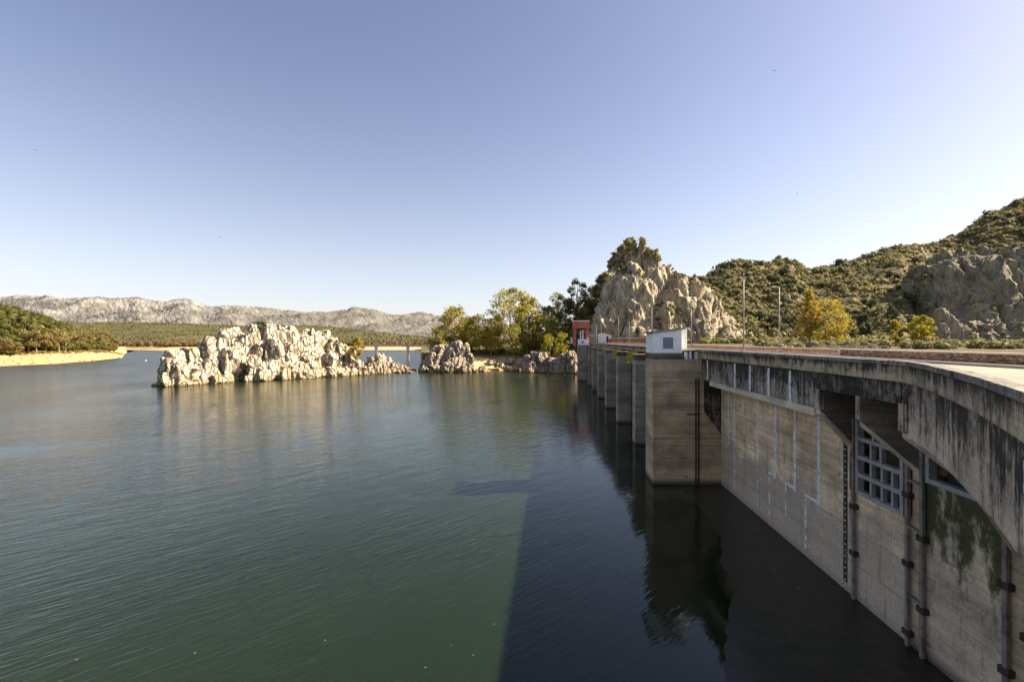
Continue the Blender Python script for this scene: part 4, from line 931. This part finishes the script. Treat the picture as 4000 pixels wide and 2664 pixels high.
# spandrel under the flared deck
sB = SL[-1] - 6
brk = np.arange(sA, sB, 5.2).tolist() + [sB]
for a_, b_ in zip(brk[:-1], brk[1:]): sweep(MB(), a_ + 0.012, b_ - 0.012, 0.22, 0.75, hz(5.05), hz(2.16)).build('spandrel_wall', M['spandrel'], dam)
# fascia panels and coping blocks
s = 0.0
while s < SL[-1] - 0.5:
    y = pat(s).y; ln = 10.0 if y > 60 else (6.0 if y > 24 else 4.2)
    e = min(s + ln, SL[-1])
    sweep(MB(), s + 0.012, e - 0.012, 0.0, 0.5, hz(2.15), hz(1.28)).build('fascia_panel', M['fascia'], dam)
    s = e
s = 0.0
while s < SL[-1] - 0.3:
    y = pat(s).y; ln = 10.0 if y > 60 else 2.0
    e = min(s + ln, SL[-1])
    sweep(MB(), s + 0.006, e - 0.006, -0.07, 0.42, hz(1.275), ZK + random.Random(int(s * 10)).uniform(-0.008, 0.008)).build('coping_block', M['coping'], dam)
    s = e
# deck slab
inner = offs(PATH, 0.44)
poly = [(p.x, p.y) for p in inner] + [(-8, -14), (CF + 0.6 + TA * -14, -14), (CF + 0.6 + TA * 208, 208)]
mb = MB(); mb.prism([(x, y, hz(2.15)) for x, y in poly], (0, 0, 2.15 - 1.45)); mb.build('deck_slab', M['bracket'], dam)
tag(obj_np('road', [(x, y, ZR) for x, y in poly], None, [tuple(t) for t in __import__('mathutils').geometry.tessellate_polygon([[Vector((x, y, 0)) for x, y in poly]])], M['road']), 'pale road along the dam crest', None, None, 'structure')
tag(MB().dbox(CF - 1.15, CF + 0.5, -12, 206, ZR + 0.004, ZR + 0.15).build('sidewalk', M['walk']), 'narrow raised sidewalk along the far parapet', None, None, 'structure')
# hanger posts and corbel brackets under the overhang
def post(y, c0=18.44):
    MB().dbox(c0, c0 + 0.36, y - 0.28, y + 0.28, hz(4.75), hz(3.3)).build('hanger_post', M['fascia'], dam, bevel=0.02)
post(31.75); post(27.45); post(23.9, 18.35)
def bracket(po, pi, ho, hi, thick=0.42):
    po, pi = Vector(po), Vector(pi); t = (pi - po).normalized(); n = Vector((-t.y, t.x)) * (thick / 2)
    ext = pi + t * 1.4
    P_ = lambda q, h: (q.x, q.y, hz(h))
    prof = [P_(po - n, 2.62), P_(po - n, ho), P_(pi - n, hi), P_(ext - n, hi), P_(ext - n, 2.62)]
    MB().prism(prof, (2 * n.x, 2 * n.y, 0)).build('corbel_bracket', M['bracket'], dam)
    # pale sloping lower chord, a little wider than the plate
    m = n * 1.25
    prof = [P_(po - m, ho), P_(po - m, ho + 0.3), P_(pi - m, hi + 0.3), P_(pi - m, hi)]
    MB().prism(prof, (2 * m.x, 2 * m.y, 0)).build('bracket_chord', M['lip'], dam)
def dp(c, y): return (c + TA * y, y)
bracket(dp(18.5, 31.7), dp(20.9, 31.5), 4.76, 7.35)
bracket(dp(18.5, 27.4), dp(20.9, 25.75), 4.76, 7.4)
bracket(dp(18.45, 23.9), dp(20.9, 21.6), 4.76, 7.4)
bracket((18.25, 18.1), dp(20.9, 20.2), 5.3, 9.4)

# pale joint strips
rst = random.Random(21)
def ragged(mb, c, y, z0, z1, wd, rag=0.3, gaps=0.0):
    z = z0; prev = [wd * rst.uniform(1 - rag, 1 + rag) / 2 for _ in (0, 1)]
    while z < z1 - 0.02:
        e = min(z + rst.uniform(0.18, 0.5), z1); nw = [wd * rst.uniform(1 - rag, 1 + rag) / 2 for _ in (0, 1)]
        if rst.random() >= gaps:
            mb.hexa([d(c - 0.02, y - prev[0], z), d(c + 0.02, y - prev[0], z), d(c + 0.02, y + prev[1], z), d(c - 0.02, y + prev[1], z),
                     d(c - 0.02, y - nw[0], e - 0.001), d(c + 0.02, y - nw[0], e - 0.001), d(c + 0.02, y + nw[1], e - 0.001), d(c - 0.02, y + nw[1], e - 0.001)])
        prev = nw; z = e
    return mb
def strip(c, y, z0, z1, wd=0.36, m='seal', gaps=0.0):
    ragged(MB(), c, y, z0, z1, wd, 0.3, gaps).build('joint_strip', M[m], dam)
cg = 18.48
for y in (54.2, 46.1, 42.6, 38.9, 35.4): strip(cg, y, hz(4.70), hz(2.3))
ztop = hz(5.3)
strip(CW, 52.2, 4.5, ztop, 0.26); strip(CW, 52.2, 0.2, 4.5, 0.18, 'seal', 0.45); strip(CW, 53.9, 5.5, ztop, 0.22)
strip(CW, 46.3, 5.5, ztop, 0.3); strip(CW, 46.3, 1.0, 5.5, 0.16, 'seal', 0.4)
for (y0_, y1_, zb_) in ((42.7, 43.8, 1.0), (39.2, 40.7, 1.2), (35.7, 37.5, 0.4)):
    zj = 5.0
    ragged(MB(), CW, y0_, zj - 0.25, ztop, 0.3).build('joint_strip', M['seal'], dam)
    MB().dbox(CW - 0.019, CW + 0.02, y0_ + 0.22, y1_ + 0.12, zj - 0.1, zj + 0.14).build('joint_strip', M['seal'], dam)
    ragged(MB(), CW, y1_, zb_, zj - 0.11, 0.17, 0.4, 0.35).build('joint_strip', M['seal'], dam)
sq = s_at_y(10.4); mb = MB()
for q in range(8): sweep(mb, sq - rst.uniform(0.05, 0.12), sq + rst.uniform(0.05, 0.14), 0.195, 0.25, hz(4.7 - 0.25 * q), hz(4.46 - 0.25 * q))
mb.build('joint_strip', M['seal'], dam)
# depth gauge with tick marks beside the first gate
g = MB().dbox(CW - 0.03, CW + 0.02, 32.2, 32.62, 0.6, hz(6.9)).build('depth_gauge', M['beam'], dam)
mb = MB()
zt = 0.3; kk = 0
while zt < hz(6.8):
    MB().dbox(CW - 0.045, CW - 0.031, 32.34, 32.48 if kk % 2 else 32.42, zt, zt + 0.07).build('gauge_mark', M['trim'], g); zt += 0.42; kk += 1
# guide rails with clamps
def guide(y, z0, ztop_, wd=0.16, clamps=(2.2, 5.6, 9.0)):
    r_ = MB().dbox(CW - 0.30, CW - 0.12, y - wd / 2, y + wd / 2, z0, ztop_).build('guide_rail', M['pipe'], dam)
    for z in clamps:
        if z < ztop_: MB().dbox(CW - 0.36, CW + 0.01, y - 0.26, y + 0.26, z, z + 0.32).build('clamp', M['rust'], r_)
    return r_
guide(31.25, -2, hz(5.3), 0.2, (3.0, 6.2))
guide(26.5, -2, hz(5.6), 0.2, (0.6, 4.6, 8.6))
guide(25.45, -2, hz(4.9), 0.22, (2.5, 6.5))
guide(20.75, -2, hz(5.0), 0.22, (2.5, 6.4))
guide(19.75, -2, hz(5.0), 0.22, (0.6, 4.6))
for z in (2.9, 6.9, 9.6): MB().dbox(CW - 0.33, CW - 0.20, 25.58, 26.38, z, z + 0.14).build('tie_bar', M['pipe'], dam)

# sluice gates
def gate(y0, y1, zb, zt, rows, mids, label):
    g = thing('sluice_gate', d(CW + 0.2, (y0 + y1) / 2, zb), label, 'sluice gate', 'steel gates on the dam wall')
    MB().dbox(CW + 0.80, CW + 0.88, y0, y1, zb, zt).build('skin_plate', M['plate'], g)
    for y in (y0, y1): MB().dbox(CW - 0.16, CW + 0.318, y - 0.13, y + 0.13, zb, zt).build('frame_post', M['steel'], g, bevel=0.01)
    for z in rows: MB().dbox(CW - 0.14, CW + 0.316, y0 + 0.132, y1 - 0.132, z, z + 0.26).build('frame_rail', M['steel'], g, bevel=0.01)
    for (z0, z1, ys) in mids:
        for y in ys: MB().dbox(CW + 0.02, CW + 0.314, y - 0.09, y + 0.09, z0 + 0.262, z1 - 0.002).build('stiffener', M['steel'], g)
    return g
r_ = [hz(10.4), hz(9.2), hz(8.0), hz(6.75)]
gate(27.05, 31.05, hz(10.4), hz(5.4), r_, [(r_[0], r_[1], (28.0, 28.9, 29.9)), (r_[1], r_[2], (28.0, 28.9, 29.9)), (r_[2], r_[3], (29.0, 29.9)), (r_[3], hz(5.4), (28.5, 29.7))], 'grey steel gate grid standing whole in view between guide rails')
gate(20.95, 25.2, hz(7.85), hz(4.0), [hz(7.85)], [], 'raised grey steel gate half hidden behind the arch')
# access ladder rails on the pier face come with the pier

# intake pier with the white hut
pier = thing('intake_pier', d(16.5, 58.5, 0), 'broad concrete intake pier under the white hut', 'pier')
Y0p, Y1p = 56.3, 60.8
MB().dbox(12.45, CW + 0.0, Y0p, Y1p, -4, hz(2.25)).build('shaft', M['pier'], pier)
MB().dbox(12.40, 15.95, Y0p - 0.05, Y1p + 0.05, hz(2.248), hz(1.5)).build('cap', M['bracket'], pier)
MB().dbox(15.953, 16.2, Y0p - 0.05, Y1p + 0.05, hz(2.248), hz(1.5)).build('cap', M['bracket'], pier)
for c in (17.72, 18.07):
    MB().dbox(c - 0.07, c + 0.07, Y0p - 0.16, Y0p - 0.02, -1, hz(4.6)).build('ladder_rail', M['rust'], pier)
for z in (8.6,):
    MB().dbox(16.6, 18.3, Y0p - 0.12, Y0p - 0.01, z, z + 0.12).build('ladder_bracket', M['rust'], pier)
MB().prism([d(18.75, Y0p - 0.045, 9.0), d(20.85, Y0p - 0.045, 6.2), d(20.85, Y0p - 0.045, hz(4.9)), d(18.75, Y0p - 0.045, hz(4.9))], (0, 0.04, 0)).build('recess_shade_slab', M['beam'], pier)  # darkness of the recess under the girder, painted as a black slab
# short posts painted white for sunlight seen through the openings; slab bridging to the deck
for i, c in enumerate((16.55, 17.05, 17.75, 18.25)):
    MB().dbox(c, c + (0.26 if i != 2 else 0.34), Y0p + 0.3, Y0p + 0.8, hz(2.245), hz(1.285)).build('short_post', M['white'], pier)
MB().dbox(16.25, 18.9, Y0p + 0.1, Y1p, hz(1.28), hz(1.1)).build('bridge_slab', M['coping'], pier)
MB().dbox(16.2, 18.9, Y0p + 3.0, Y1p, hz(2.245), hz(1.283)).build('bridge_wall', M['fascia'], pier)

hut = thing('white_hut', d(14.3, 58.3, hz(1.5)), 'small white hut with sloping roof and louvred window on the pier', 'hut')
hx0, hx1 = 12.42, 15.98; zb = hz(1.495)
zl, zr = hz(-1.02), hz(-1.40)
mb = MB(); mb.prism([d(hx0, Y0p, zb + 0.1), d(hx1, Y0p, zb + 0.1), d(hx1, Y0p, zr), d(hx0, Y0p, zl)], (TA * 4.0, 4.0, 0)); mb.build('wall', M['white'], hut)
MB().dbox(hx0 - 0.03, hx1 + 0.03, Y0p - 0.03, Y0p + 4.03, zb, zb + 0.098).build('base_trim', M['trim'], hut)
mb = MB(); o_ = 0.3
mb.prism([d(hx0 - 0.42, Y0p - o_, zl - 0.045 + 0.003), d(hx1 + 0.42, Y0p - o_, zr + 0.048), d(hx1 + 0.42, Y0p - o_, zr + 0.25), d(hx0 - 0.42, Y0p - o_, zl + 0.16)], (TA * 4.6, 4.6, 0)); rf = mb.build('roof', M['roof'], hut)
wx0, wx1 = 13.75, 14.88; wz0, wz1 = hz(0.86), hz(-0.38)
win = MB().dbox(wx0, wx1, Y0p - 0.02, Y0p - 0.005, wz0, wz1).build('window', M['dark'], hut)
for (a0, a1, b0, b1) in ((wx0 - 0.06, wx0, wz0 - 0.06, wz1 + 0.06), (wx1, wx1 + 0.06, wz0 - 0.06, wz1 + 0.06)): MB().dbox(a0, a1, Y0p - 0.06, Y0p - 0.004, b0, b1).build('frame', M['louvre'], win)
for (b0, b1) in ((wz0 - 0.06, wz0), (wz1, wz1 + 0.06)): MB().dbox(wx0 + 0.001, wx1 - 0.001, Y0p - 0.06, Y0p - 0.004, b0, b1).build('frame', M['louvre'], win)
for i in range(7):
    z = wz0 + 0.03 + i * 0.172
    mb = MB(); mb.hexa([d(wx0, Y0p - 0.075, z), d(wx1, Y0p - 0.075, z), d(wx1, Y0p - 0.03, z + 0.11), d(wx0, Y0p - 0.03, z + 0.11), d(wx0, Y0p - 0.075, z + 0.02), d(wx1, Y0p - 0.075, z + 0.02), d(wx1, Y0p - 0.03, z + 0.13), d(wx0, Y0p - 0.03, z + 0.13)]); mb.build('slat', M['louvre'], win)
wp = thing('white_pillar', d(16.95, 58.6, hz(1.1)), 'tall white pillar standing just right of the hut', 'pillar')
MB().dbox(16.72, 17.22, 58.3, 59.4, hz(1.1), hz(-1.6)).build('shaft', M['white'], wp, bevel=0.02)
MB().dbox(16.68, 17.26, 58.26, 59.44, hz(-1.602), hz(-1.72)).build('cap', M['trim'], wp)

# spillway piers
SPY = [77.7, 98.3, 119.7, 140.5, 160.6, 179.8]
wordy = ['nearest', 'second', 'third', 'fourth', 'fifth', 'sixth']
for i, y in enumerate(SPY):
    p = thing('spillway_pier', d(15.6, y + 1.3, 0), wordy[i] + ' concrete spillway pier counted from the white hut' if i else 'spillway pier right behind the white hut pier, first of the row', 'pier', 'spillway piers in a row')
    MB().dbox(14.1, 17.1, y, y + 2.6, -3, hz(3.3)).build('nose', M['pier_far'], p, bevel=0.08)
    MB().dbox(14.15, 17.05, y + 0.05, y + 2.55, hz(3.298), hz(2.42)).build('head', M['bracket'], p)
    MB().dbox(14.0, 17.2, y - 0.1, y + 2.7, hz(2.418), hz(2.27)).build('cap', M['coping'], p)
    MB().dbox(17.103, 24.5, y + 0.35, y + 2.25, -3, hz(2.2)).build('body', M['bracket'], p)
    if i < 5:
        y2 = SPY[i + 1]
        gt = thing('spillway_gate', d(19.0, (y + y2) / 2 + 1.3, 0), 'dark spillway gate in the bay beyond the %s spillway pier' % wordy[i], 'gate', 'spillway gates between the piers')
        MB().dbox(19.0, 19.25, y + 2.3, y2 + 0.3, -3, hz(4.4)).build('leaf', M['dark'], gt)
        for z in (3, 6, 9, 12): MB().dbox(18.8, 18.998, y + 2.4, y2 + 0.2, z, z + 0.3).build('girder', M['rust'], gt)
MB().dbox(19.0, 19.2, 60.9, 77.7 + 0.3, -3, hz(4.4)).build('gate_leaf', M['dark'], dam)
for i, y in enumerate([88.5, 109.5, 130]):
    f = thing('service_platform', d(15.5, y, hz(4.3)), 'yellow steel service platform in the %s bay of the spillway' % wordy[i], 'platform', 'yellow service platforms between spillway piers')
    c0, c1 = 14.7, 16.3
    for c in (c0, c1):
        for yy in (y - 1.2, y + 1.2): MB().dbox(c - 0.07, c + 0.07, yy - 0.07, yy + 0.07, hz(4.3), hz(1.95)).build('post', M['yellow'], f)
    for z in (hz(4.3), hz(2.35)):
        MB().dbox(c0 + 0.072, c1 - 0.072, y - 1.3, y - 1.1, z, z + 0.35).build('beam', M['yellow'], f)
        MB().dbox(c0 - 0.1, c0 + 0.068, y - 1.1, y + 1.1, z, z + 0.35).build('beam', M['yellow'], f)
    MB().dbox(c0 + 0.1, c1 - 0.1, y - 1.05, y - 1.0, hz(3.94), hz(2.37)).build('panel', M['yellow'], f)

# red gantry on the last pier
gp = thing('gantry_pier', d(13.5, 204, 0), 'concrete pier under the red gantry at the far end of the dam', 'pier')
MB().dbox(11.3, 15.4, 203, 207, -3, hz(1.8)).build('shaft', M['pier_far'], gp)
MB().dbox(15.403, 24, 203.5, 206.5, -3, hz(1.85)).build('body', M['bracket'], gp)
ga = thing('red_gantry', px(2270, 1347, 204), 'red painted hoist gantry with white cabin at its foot', 'gantry')
def gbox(x0, x1, y0, y1, Ya, Yb, mat, nm, bev=0.0):
    X0, _, Z0 = px(x0, y1, 204); X1, _, Z1 = px(x1, y0, 204)
    return MB().box(X0, X1, Ya, Yb, Z0, Z1).build(nm, M[mat], ga, bevel=bev)
gbox(2240.5, 2300.5, 1256, 1282, 203.2, 208, 'red', 'top_beam'); gbox(2239, 2302, 1252.5, 1255.9, 202.9, 208.3, 'trim', 'roof_edge')
gbox(2242, 2250, 1282.1, 1350, 203.4, 204.6, 'red', 'leg'); gbox(2293, 2300, 1282.1, 1350, 203.4, 204.6, 'red', 'leg')
gbox(2243, 2250, 1282.1, 1350, 206.6, 207.8, 'red', 'leg'); gbox(2293, 2300, 1282.1, 1350, 206.6, 207.8, 'red', 'leg')
gbox(2256, 2292, 1325, 1347.5, 202.6, 203.3, 'white', 'cabin'); gbox(2270, 2279, 1332, 1341, 202.5, 202.59, 'louvre', 'cabin_window')
gbox(2267, 2271, 1290, 1324.9, 204.8, 205.2, 'trim', 'hoist_rod'); gbox(2276, 2280, 1288, 1324.9, 204.8, 205.2, 'trim', 'hoist_rod')
gbox(2294, 2298.5, 1318, 1349, 202.4, 203.0, 'trim', 'white_post'); gbox(2239, 2247, 1330, 1352, 202.2, 203.2, 'red', 'foot')
gbox(2231, 2238, 1318, 1343, 205, 206, 'trim', 'white_post')

# far parapet: rubble stone wall, then balustrade
YS = 39.6
zp0, zp1 = ZR + 0.152, hz(0.67)
sw = thing('stone_parapet', d(CF, 30, ZR), 'reddish brown rubble stone parapet along the far side of the road', 'parapet')
MB().dbox(CF + 0.03, CF + 0.37, -12, YS, zp0, zp1 - 0.10).build('mortar_core', M['mortar'], sw)
y = -12.0
while y < YS - 0.01:
    e = min(y + 2.4, YS); MB().dbox(CF - 0.06, CF + 0.46, y + 0.008, e - 0.008, zp1 - 0.098, zp1).build('coping', M['rail'], sw, bevel=0.015); y = e
rs = random.Random(4); variants = []
for q in range(8):
    bm = bmesh.new(); bmesh.ops.create_icosphere(bm, subdivisions=1, radius=0.5)
    for v in bm.verts:
        v.co = Vector((v.co.x, max(-0.42, min(0.42, v.co.y * 1.25)), max(-0.42, min(0.42, v.co.z * 1.25)))) * rs.uniform(0.85, 1.12)
    me = bpy.data.meshes.new('stone'); bm.to_mesh(me); bm.free(); me.materials.append(M['stone']); variants.append(me)
nst = 0
zrows = 4; rh = (zp1 - 0.1 - zp0) / zrows
for row in range(zrows):
    y = YS - 0.1 - rs.uniform(0, 0.2)
    while y > 23.3 and nst < 300:
        wl = rs.uniform(0.15, 0.32); o = bpy.data.objects.new('stone', variants[rs.randrange(8)]); link(o, sw)
        z = zp0 + (row + 0.5) * rh + rs.uniform(-0.02, 0.02)
        o.location = Vector(d(CF + 0.045, y - wl / 2, z)) - ABS[sw.name]; o.scale = (rs.uniform(0.1, 0.2), wl * 1.05, rh * rs.uniform(0.95, 1.2)); o.rotation_euler = (rs.uniform(-0.25, 0.25), 0, 0)
        y -= wl; nst += 1
ba = thing('balustrade', d(CF, 70, ZR), 'long balustrade of brown balusters with pale handrail on the far side of the road', 'balustrade')
y = YS + 0.4
MB().dbox(CF - 0.02, CF + 0.34, YS + 0.01, YS + 0.36, zp0, zp1 + 0.02).build('end_post', M['rail'], ba)
while y < 206:
    e = min(y + 6.0, 206); MB().dbox(CF - 0.02, CF + 0.34, y + 0.004, e - 0.004, zp1 - 0.14, zp1).build('handrail', M['rail'], ba); MB().dbox(CF, CF + 0.32, y + 0.004, e - 0.004, zp0, zp0 + 0.1).build('plinth', M['rail'], ba); y = e
me = None; L = ABS[ba.name]; farb = MB(); kk = 0; y = YS + 0.55
while y < 205.8:
    if kk < 300:
        if me is None:
            mb = MB(); mb.box(-0.08, 0.08, -0.07, 0.07, 0.0, zp1 - 0.14 - zp0 - 0.1 - 0.004); o = mb.build('baluster', M['balu'], None); me = o.data; o.parent = ba
        else:
            o = bpy.data.objects.new('baluster', me); link(o, ba)
        o.location = Vector(d(CF + 0.16, y, zp0 + 0.102)) - L
    else: farb.dbox(CF + 0.08, CF + 0.24, y - 0.07, y + 0.07, zp0 + 0.102, zp1 - 0.142)
    y += 0.3; kk += 1
tag(farb.build('far_balusters', M['balu'], ba), kind='stuff')

# pale guard rail beyond the road
gr = thing('guard_rail', px(3320, 1362, 74), 'pale metal guard rail on posts beyond the balustrade', 'guard rail')
a_, b_ = Vector(px(3178, 1350, 84)), Vector(px(3472, 1353, 66)); zg = 16.0
for dz in (0.0, -0.33): MB().bar(a_ + Vector((0, 0, dz)), b_ + Vector((0, 0, dz)), 0.1, 0.12).build('rail', M['rail'], gr)
for i in range(13):
    p = a_.lerp(b_, i / 12); MB().bar((p.x, p.y + 0.12, zg), (p.x, p.y + 0.12, p.z + 0.05), 0.12, 0.12).build('post', M['rail'], gr)

# lamp posts
def lamp(y, near, ytop_px, label):
    c = CE + 0.62 if near else CF - 0.35
    bx, by, bz = d(c, y, ZR); ztop = HC + (1332 - ytop_px) / F * y
    o = thing('lamp_post', (bx, by, bz), label, 'lamp post', 'lamp posts along the dam road')
    MB().box(bx - 0.19, bx + 0.19, by - 0.19, by + 0.19, bz + 0.002 if near else bz + 0.155, bz + 0.5).build('plinth', M['rail'], o)
    MB().tube([(bx, by, bz + 0.4), (bx, by, bz + 3), (bx, by, ztop)], [0.085, 0.07, 0.045], 8).build('pole', M['galv'], o, True)
    sgn = 1 if near else -1
    MB().tube([(bx, by, ztop - 0.12), (bx + sgn * 0.3, by, ztop + 0.02), (bx + sgn * 0.5, by, ztop + 0.03)], 0.035, 6).build('arm', M['galv'], o, True)
    mb = MB(); x0 = bx + sgn * 0.40; x1 = bx + sgn * 0.80
    mb.hexa([(x0, by - 0.08, ztop), (x1, by - 0.13, ztop), (x1, by + 0.13, ztop), (x0, by + 0.08, ztop), (x0, by - 0.06, ztop + 0.12), (x1, by - 0.1, ztop + 0.09), (x1, by + 0.1, ztop + 0.09), (x0, by + 0.06, ztop + 0.12)])
    mb.build('lamp_head', M['lamp'], o, bevel=0.02)
for (y, near, yt, lb) in [(45.0, True, 1068, 'tallest looking lamp post, nearest one on the lake side of the road'), (49.6, False, 1122, 'lamp post in front of the golden tree, on the far side of the road'), (81.0, False, 1206, 'lamp post just right of the white hut'),
                          (86.5, True, 1186, 'tall lamp post rising behind the roof of the white hut'), (113.6, False, 1241, 'shorter lamp post rising behind the roof of the white hut'), (130.0, True, 1231, 'taller lamp post midway between the hut and the red gantry'),
                          (146.0, False, 1260, 'small lamp post midway between the hut and the red gantry'), (177.0, True, 1257, 'lamp post between the white gabled building and the red gantry'), (196.0, True, 1270, 'lamp post right beside the red gantry')]:
    lamp(y, near, yt, lb)

# small gabled building and retaining wall past the far end
gb = thing('gabled_building', px(2365, 1340, 228), 'small white gabled building past the end of the dam', 'building')
def gpx(x, y, Y=228): return px(x, y, Y)
MB().prism([gpx(2342, 1340), gpx(2388, 1340), gpx(2388, 1311), gpx(2364, 1304), gpx(2342, 1311)], (0.6, 7, 0)).build('wall', M['white'], gb)
MB().prism([gpx(2339, 1311.5, 227.6), gpx(2364, 1303.8, 227.6), gpx(2364, 1302, 227.6), gpx(2339, 1309.5, 227.6)], (0.6, 8, 0)).build('roof', M['tile'], gb)
MB().prism([gpx(2364.1, 1303.8, 227.6), gpx(2391, 1311.5, 227.6), gpx(2391, 1309.5, 227.6), gpx(2364.1, 1302, 227.6)], (0.6, 8, 0)).build('roof', M['tile'], gb)
MB().prism([gpx(2369, 1336, 227.95), gpx(2377, 1336, 227.95), gpx(2377, 1314, 227.95), gpx(2369, 1314, 227.95)], (0, 0.04, 0)).build('door', M['dark'], gb)
rw = thing('retaining_wall', px(2450, 1342, 216), 'long brown retaining wall with pale top edge past the dam end', 'wall')
MB().prism([px(2366, 1344, 216), px(2540, 1344, 216), px(2540, 1322, 216), px(2382, 1322, 216)], (1.2, 5, 0)).build('wall', M['retain'], rw)
MB().prism([px(2380, 1321.9, 215.8), px(2541, 1321.9, 215.8), px(2541, 1319.5, 215.8), px(2381.5, 1319.5, 215.8)], (1.2, 5.4, 0)).build('coping', M['rail'], rw)

# footbridge to the island
fb = thing('footbridge', px(1550, 1352, 300), 'long slender concrete footbridge between the rock island and the wooded point', 'footbridge')
A, B = Vector(px(1385, 1352, 300)), Vector(px(1730, 1352, 300))
MB().box(A.x, B.x, 299, 301.4, A.z - 0.5, A.z + 0.349).build('deck', M['bridge'], fb)
for dz in (0.8, 1.3):
    for yy in (299.06, 301.3): MB().bar((A.x, yy, A.z + dz), (B.x, yy, A.z + dz), 0.08, 0.12 if dz > 1 else 0.06).build('handrail', M['bridge'], fb)
for i in range(30):
    x = A.x + (B.x - A.x) * i / 29; MB().box(x - 0.07, x + 0.07, 299.12, 299.24, A.z + 0.352, A.z + 1.24).build('rail_post', M['bridge'], fb)
for x_ in (1469, 1593, 1707):
    X = px(x_, 1352, 300)[0]; MB().box(X - 0.75, X + 0.75, 299.3, 301.1, -2, A.z - 0.502).build('bridge_pier', M['bridge'], fb)
    MB().box(X - 1.1, X + 1.1, 299.1, 301.3, A.z - 1.1, A.z - 0.504).build('pier_cap', M['bridge'], fb)

# ------------------------------------------------------------------ small things
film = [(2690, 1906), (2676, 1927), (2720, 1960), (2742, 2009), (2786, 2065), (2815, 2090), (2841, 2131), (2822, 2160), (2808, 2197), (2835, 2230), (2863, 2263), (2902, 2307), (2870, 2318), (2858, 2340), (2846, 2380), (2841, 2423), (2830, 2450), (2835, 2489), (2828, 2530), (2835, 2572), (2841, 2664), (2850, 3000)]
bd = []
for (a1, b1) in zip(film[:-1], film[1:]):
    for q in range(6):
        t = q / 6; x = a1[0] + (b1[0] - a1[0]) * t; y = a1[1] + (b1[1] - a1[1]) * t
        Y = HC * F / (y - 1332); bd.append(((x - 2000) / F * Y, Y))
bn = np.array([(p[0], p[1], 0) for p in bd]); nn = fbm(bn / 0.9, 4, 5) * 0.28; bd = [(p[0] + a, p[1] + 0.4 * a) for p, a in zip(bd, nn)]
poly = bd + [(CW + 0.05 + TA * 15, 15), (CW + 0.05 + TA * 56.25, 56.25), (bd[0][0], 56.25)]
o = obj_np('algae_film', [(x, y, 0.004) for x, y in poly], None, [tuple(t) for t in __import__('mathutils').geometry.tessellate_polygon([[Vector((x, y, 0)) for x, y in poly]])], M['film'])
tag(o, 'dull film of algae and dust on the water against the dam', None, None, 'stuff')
rl = random.Random(9)
def leafm(sz):
    mb = MB(); pts = []
    for i in range(8):
        a = 2 * math.pi * i / 8; pts.append((math.cos(a) * sz * (1 + 0.3 * rl.uniform(-1, 1)), math.sin(a) * sz * 0.55, 0))
    mb.prism(pts, (0, 0, 0.015)); return mb
leaf_labels = ['pale debris floating on the dark film beside the dam', 'small twig end floating on the dark film nearer the camera', 'tan leaf floating on the shadow edge in the water', 'yellowish leaf floating at the bottom of the green water', 'small pale leaf on the green water at the lower centre', 'pale speck floating left of the centre in the ripples',
               'floating leaf near the bottom edge, left of the shadow', 'floating leaf in the lower left of the lake', 'pale leaf near the bottom left corner of the lake', 'small floating leaf in the middle of the green water']
for i, (x, y) in enumerate([(3022, 2224), (3118, 2296), (1930, 2437), (1762, 2520), (1848, 2558), (1790, 2170), (1662, 2606), (760, 2550), (300, 2575), (1270, 2500)]):
    Y = HC * F / (y - 1332); L = Vector(((x - 2000) / F * Y, Y, 0.002))
    mb = leafm(0.13 if i < 2 else 0.055); mb.v = [tuple(Vector(v)) for v in mb.v]
    o = mb.build('floating_leaf', M['dryleaf']); o.location = L; o.rotation_euler.z = rl.uniform(0, 6)
    tag(o, leaf_labels[i], 'leaf', 'leaves floating on the lake')
bo = thing('buoy', (*px(570, 1410, 403)[:2], 0), 'small white buoy floating left of the rock island', 'buoy')
L = ABS[bo.name]
V, T = ICO2; obj_np('float', V * np.array([0.6, 0.6, 0.5]) + np.array([L.x, L.y, 0.25]), None, T, M['buoy'], bo, True)
MB().tube([(L.x, L.y, 0.6), (L.x, L.y, 1.3)], [0.12, 0.08], 6).build('top_post', M['buoy'], bo)
for i, (x, y, lb) in enumerate([(3025, 277, 'bird flying highest at the upper right of the sky'), (136, 586, 'bird flying at the left side of the sky'), (861, 926, 'bird flying low above the far mountains'), (3113, 758, 'bird flying above the right ridge'), (2000, 989, 'bird flying above the tallest tree')]):
    L = Vector(px(x, y, 120)); s_ = 0.42 if i != 4 else 0.25
    prof = [(-1.0, 0.02, 0.18), (-0.5, -0.06, 0.28), (-0.12, -0.1, 0.06), (0, -0.32, 0.0), (0.12, -0.1, 0.06), (0.5, -0.06, 0.28), (1.0, 0.02, 0.18), (0.45, 0.14, 0.22), (0.1, 0.12, 0.0), (0, 0.34, -0.02), (-0.1, 0.12, 0.0), (-0.45, 0.14, 0.22)]
    mb = MB(); mb.prism([(a * s_, b * s_, c * s_) for a, b, c in prof], (0, 0, -0.07 * s_))
    o = mb.build('bird', M['bird']); o.location = L; o.rotation_euler = (0.3, 0.1, 0.4 * i); tag(o, lb, 'bird', 'birds in the sky')
